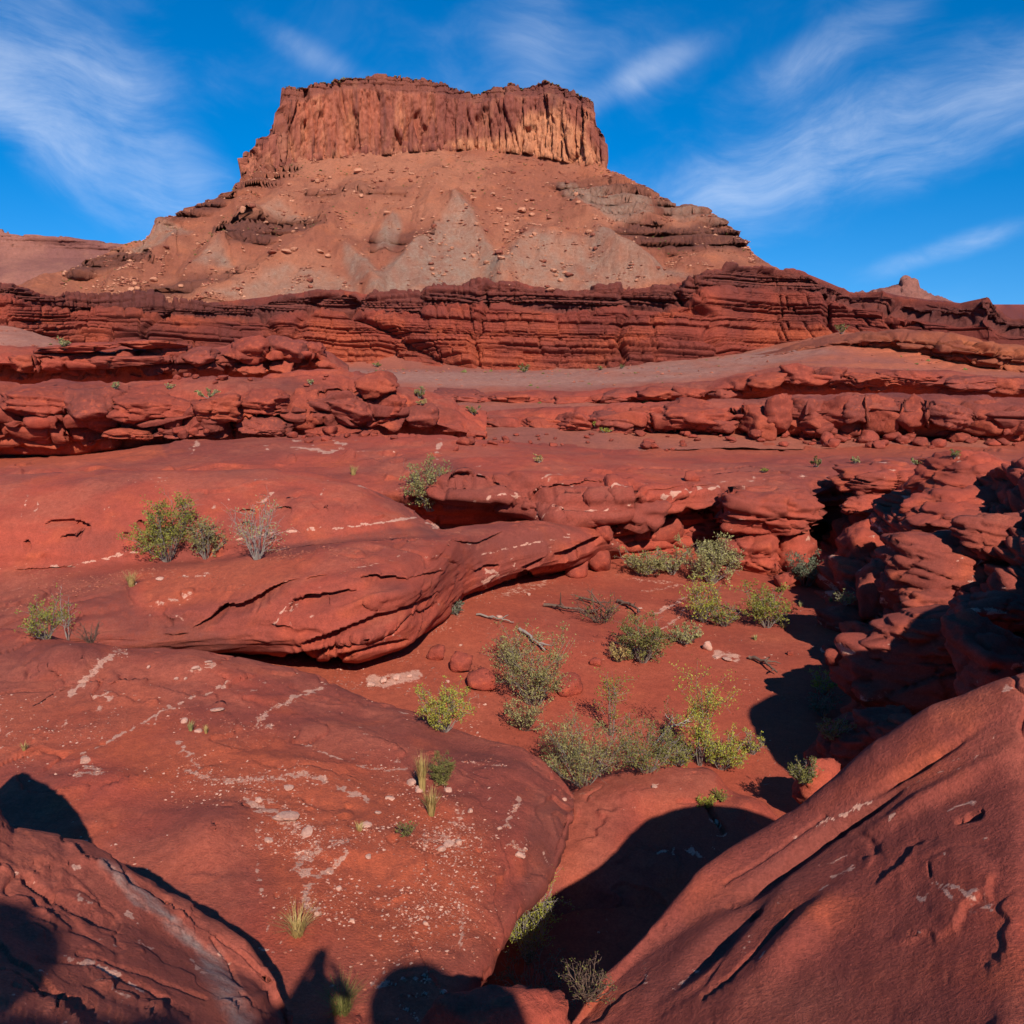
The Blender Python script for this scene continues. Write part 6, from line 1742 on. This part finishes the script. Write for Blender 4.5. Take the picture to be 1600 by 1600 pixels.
def build_scatter():
    # small rubble and scrub on the mesa slope, too many to count
    x, y, z = s_mesa.xyz()
    on = (s_mesa.t > 1.02) * (s_mesa.t < 1.97) * (s_mesa.px0 > 100) * (s_mesa.px0 < 1180)
    w = on * (.12 + sstep(-.05, .35, fbm(x / 45, y / 45, z / 70, 4, 611))) + 1e-9
    w = w * sstep(-.1, .35, fbm(x / 16, y / 16, z / 16, 3, 613)) ** 2 + 1e-9
    pebbles('rubble', 'fine tan rubble strewn over the mesa slope', [(s_mesa.P, s_mesa.N, w)], 5200, (.4, 2.6), M_talus, 15)
    pebbles('red_rubble', 'fine red rubble strewn over the mesa slope', [(s_mesa.P, s_mesa.N, w)], 4200, (.4, 3.0), M_talusred, 16)
    w2 = on * sstep(.0, .3, fbm(x / 70, y / 70, z / 50, 3, 612)) * (s_mesa.t > 1.45) + 1e-9
    pebbles('scrub', 'dark scrub dotting the upper mesa slope', [(s_mesa.P, s_mesa.N, w2)], 420, (.8, 2.2), LEAF['olive'], 17)
    b = s_bench[0]
    wb = (b.PY < 640) * (b.PX > 0) * (b.PX < 1600) * (b.t > 1) * (b.t < 4) * sstep(-.1, .3, fbm(b.P[..., 0] / 8, b.P[..., 1] / 8, b.P[..., 2], 3, 615)) + 1e-9
    pebbles('bench_gravel', 'scattered stones on the grey bench', [(b.P, b.N, wb)], 1500, (.05, .35), M_chip, 19)
    pebbles('bench_scrub', 'low scrub dotting the grey bench', [(b.P, b.N, wb)], 260, (.10, .45), LEAF['olive'], 20)
    top = (np.abs(s_mesa.t - 3.06) < .08) * (s_mesa.px0 > 445) * (s_mesa.px0 < 930) + 1e-9
    pebbles('rim_scrub', 'dark scrub along the rim of the mesa', [(s_mesa.P, s_mesa.N, top)], 160, (.9, 2.4), LEAF['olive'], 18)
    x, y, z = s_mid.xyz()
    inw = sstep(1.0, 1.3, s_mid.t) * (s_mid.t < 5.8) * (s_mid.px0 > -60) * (s_mid.PY < 1640)
    w = inw * (s_mid.mask[..., 0] * 3 + s_mid.mask[..., 3] * 1.2 + .03) * sstep(-.15, .3, fbm(x / 1.5, y / 1.5, z / 1.5, 4, 601)) + 1e-9
    pebbles('pale_chips', 'pale stone chips strewn over the foreground slab', [(s_mid.P, s_mid.N, w)], 4600, (.004, .032), M_pale, 5)
    pebbles('red_chips', 'small red stone chips strewn over the foreground slab', [(s_mid.P, s_mid.N, w)], 9000, (.004, .03), M_chip, 6)
    inl = (s_left.t > 3.4) * (s_left.t < 5.3) * (s_left.px0 > -60) * (s_left.px0 < 720)
    x, y, z = s_left.xyz()
    wl = inl * sstep(0, .3, fbm(x / 2, y / 2, z / 2, 3, 602)) + 1e-9
    pebbles('terrace_chips', 'stone chips on the terrace below the dome', [(s_left.P, s_left.N, wl)], 1800, (.010, .05), M_chip, 7)
    xs = np.arange(-8, 14, .06); ys = np.arange(12, 38, .06)
    X, Y = np.meshgrid(xs, ys)
    fl = bpy.data.objects['wash_floor'].data
    co = np.empty(len(fl.vertices) * 3, f32); fl.vertices.foreach_get('co', co); co = co.reshape(-1, 3)
    wf = (co[:, 1] > 13) * (co[:, 1] < 37) * (co[:, 0] > -7) * (co[:, 0] < 13) * (.15 + sstep(1, -3, co[:, 0])) * sstep(-.1, .3, fbm(co[:, 0] / 2, co[:, 1] / 2, co[:, 2], 3, 603)) + 1e-9
    pebbles('wash_gravel', 'scattered gravel on the sand of the wash', [(co, co * 0, wf)], 5000, (.010, .06), M_chip, 8)
    pebbles('plant_litter', 'dead twigs and plant litter on the sand', [(co, co * 0, wf)], 1500, (.004, .012), BARK['grey'], 21, 9.0)
    pebbles('wash_pale_gravel', 'scattered pale gravel on the sand of the wash', [(co, co * 0, wf)], 1100, (.010, .05), M_pale, 9)


def build_front_rock():
    x, y, z = world_of(780, 5.6, float(rel_of(np.array(1600.0), 5.6)))
    rock_thing('boulder', 'rounded red rock cut by the bottom edge below the dark gap', (x, y, z - 1.20), (.66, .46, .62), 860, M_boulder, 5, .2, sink=0.0, cuts=9, round_=.07, squ=3.4, rough=.14, bed=.06)


def build_outcrop():
    """the knoll behind and beside the photographer; its shadow falls into the picture"""
    eye = Vector((0, 0, CAMZ))
    a = Vector((.9704, .2417, 0)); b = Vector((-.1477, .5932, .7914))

    def at(pa, pb, ps):
        return eye + a * pa + b * pb + SUN * ps
    parts = [('knoll', Vector((-.2, -2.4, 3.7)), (2.3, 2.4, 4.4), 11), ('knob', at(.95, -1.0, 2.0), (.52, .52, .80), 12), ('shoulder', at(-.5, -.76, 1.5) - Vector((0, 0, .6)), (.55, .5, 1.15), 18), ('step', at(-1.15, -1.0, 1.0) - Vector((0, 0, .9)), (.75, .6, 1.6), 19), ('step', at(-1.8, -.62, 1.0) - Vector((0, 0, .9)), (.8, .6, 1.65), 20), ('step', at(-2.6, -.15, 1.0) - Vector((0, 0, .9)), (.85, .65, 1.7), 21), ('crag', Vector((9.75, 12.0, 5.7)), (1.8, 1.75, 2.75), 15), ('tor', Vector((13.4, 13.2, 4.9)), (3.1, 3.0, 3.4), 17)]
    root = bpy.data.objects.new('outcrop', None)
    link_obj(root); tag(root, 'rock knoll behind the viewpoint that throws the foreground shadows', kind='structure')
    for nm, c, r, sd in parts:
        V, T = rock_shape(r, sd, 5, cuts=3, round_=.3, squ=2.3, rough=.06, bed=.03)
        o = link_obj(bpy.data.objects.new('rock', mesh_np('rock', V, tris=T, mat=M_boulder)), root)
        o.location = c


def build_person():
    """the photographer at the viewpoint, both hands at the camera before the face; only the shadow shows"""
    E = CAMZ
    vs = [(0, -.30, E - .72), (0, -.31, E - .45), (0, -.29, E - .22), (0, -.25, E - .10), (0, -.20, E + .04), (0, -.20, E + .12),      # pelvis, chest, neck base, neck, head, crown
          (.19, -.28, E - .24), (.30, -.20, E - .42), (.09, -.10, E - .06), (-.19, -.28, E - .24), (-.30, -.20, E - .42), (-.09, -.10, E - .06),
          (.11, -.30, E - .82), (.14, -.27, E - 1.22), (.15, -.32, E - 1.58), (.15, -.18, E - 1.61), (-.11, -.30, E - .82), (-.14, -.26, E - 1.22), (-.15, -.32, E - 1.58), (-.15, -.18, E - 1.61)]
    es = [(0, 1), (1, 2), (2, 3), (3, 4), (4, 5), (2, 6), (6, 7), (7, 8), (2, 9), (9, 10), (10, 11), (0, 12), (12, 13), (13, 14), (14, 15), (0, 16), (16, 17), (17, 18), (18, 19)]
    rad = [.16, .17, .12, .065, .105, .085, .075, .052, .035, .075, .052, .035, .10, .065, .05, .045, .10, .065, .05, .045]
    me = bpy.data.meshes.new('body')
    base = Vector((0, -.27, E - 1.64))
    me.from_pydata([Vector(v) - base for v in vs], es, [])
    o = link_obj(bpy.data.objects.new('person', me))
    o.location = base
    md = o.modifiers.new('skin', 'SKIN')
    for i, v in enumerate(me.skin_vertices[0].data):
        v.radius = (rad[i], rad[i] * .85)
        v.use_root = (i == 0)
    o.modifiers.new('smooth', 'SUBSURF').levels = 2
    m, T = new_mat('clothing')
    bsdf_out(T, T.mix(T.noise(T.add('ShaderNodeTexCoord').outputs['Object'], 9.0), (.05, .06, .09), (.08, .09, .12)), .9)
    me.materials.append(m)
    tag(o, 'person in dark clothing raising a camera at the viewpoint', 'person')
    bm = bmesh.new()
    bmesh.ops.create_cube(bm, size=1.0, matrix=Matrix.Translation((0, -.075, E - .005)) @ Matrix.Diagonal((.14, .05, .09, 1)))
    bmesh.ops.create_cone(bm, cap_ends=True, segments=20, radius1=.035, radius2=.035, depth=.04, matrix=Matrix.Translation((0, -.032, E)) @ Matrix.Rotation(math.pi / 2, 4, 'X'))
    bmesh.ops.create_cube(bm, size=1.0, matrix=Matrix.Translation((0, -.075, E + .052)) @ Matrix.Diagonal((.05, .04, .024, 1)))
    mc = bpy.data.meshes.new('hand_camera'); bm.to_mesh(mc); bm.free()
    m2, T2 = new_mat('black_plastic')
    bsdf_out(T2, T2.mix(T2.noise(T2.add('ShaderNodeTexCoord').outputs['Object'], 40.0), (.012, .012, .013), (.02, .02, .022)), .5)
    mc.materials.append(m2)
    tag(link_obj(bpy.data.objects.new('hand_camera', mc)), 'black photo camera held up by the person', 'camera')



build_ground()
build_far()
s_mesa = build_mesa()
build_cliff()
build_bench()
build_ledges()
s_up = build_upper()
s_left = build_left()
s_mid = build_centre()
s_fl = build_front_left()
s_fr = build_front_right()
build_low_dome()
build_right_pile()
build_floor()
build_pile_rocks()
build_ledge_blocks()
build_outcrop()
build_boulders()
build_rubble()
build_plants()
build_scatter()
build_front_rock()
build_person()
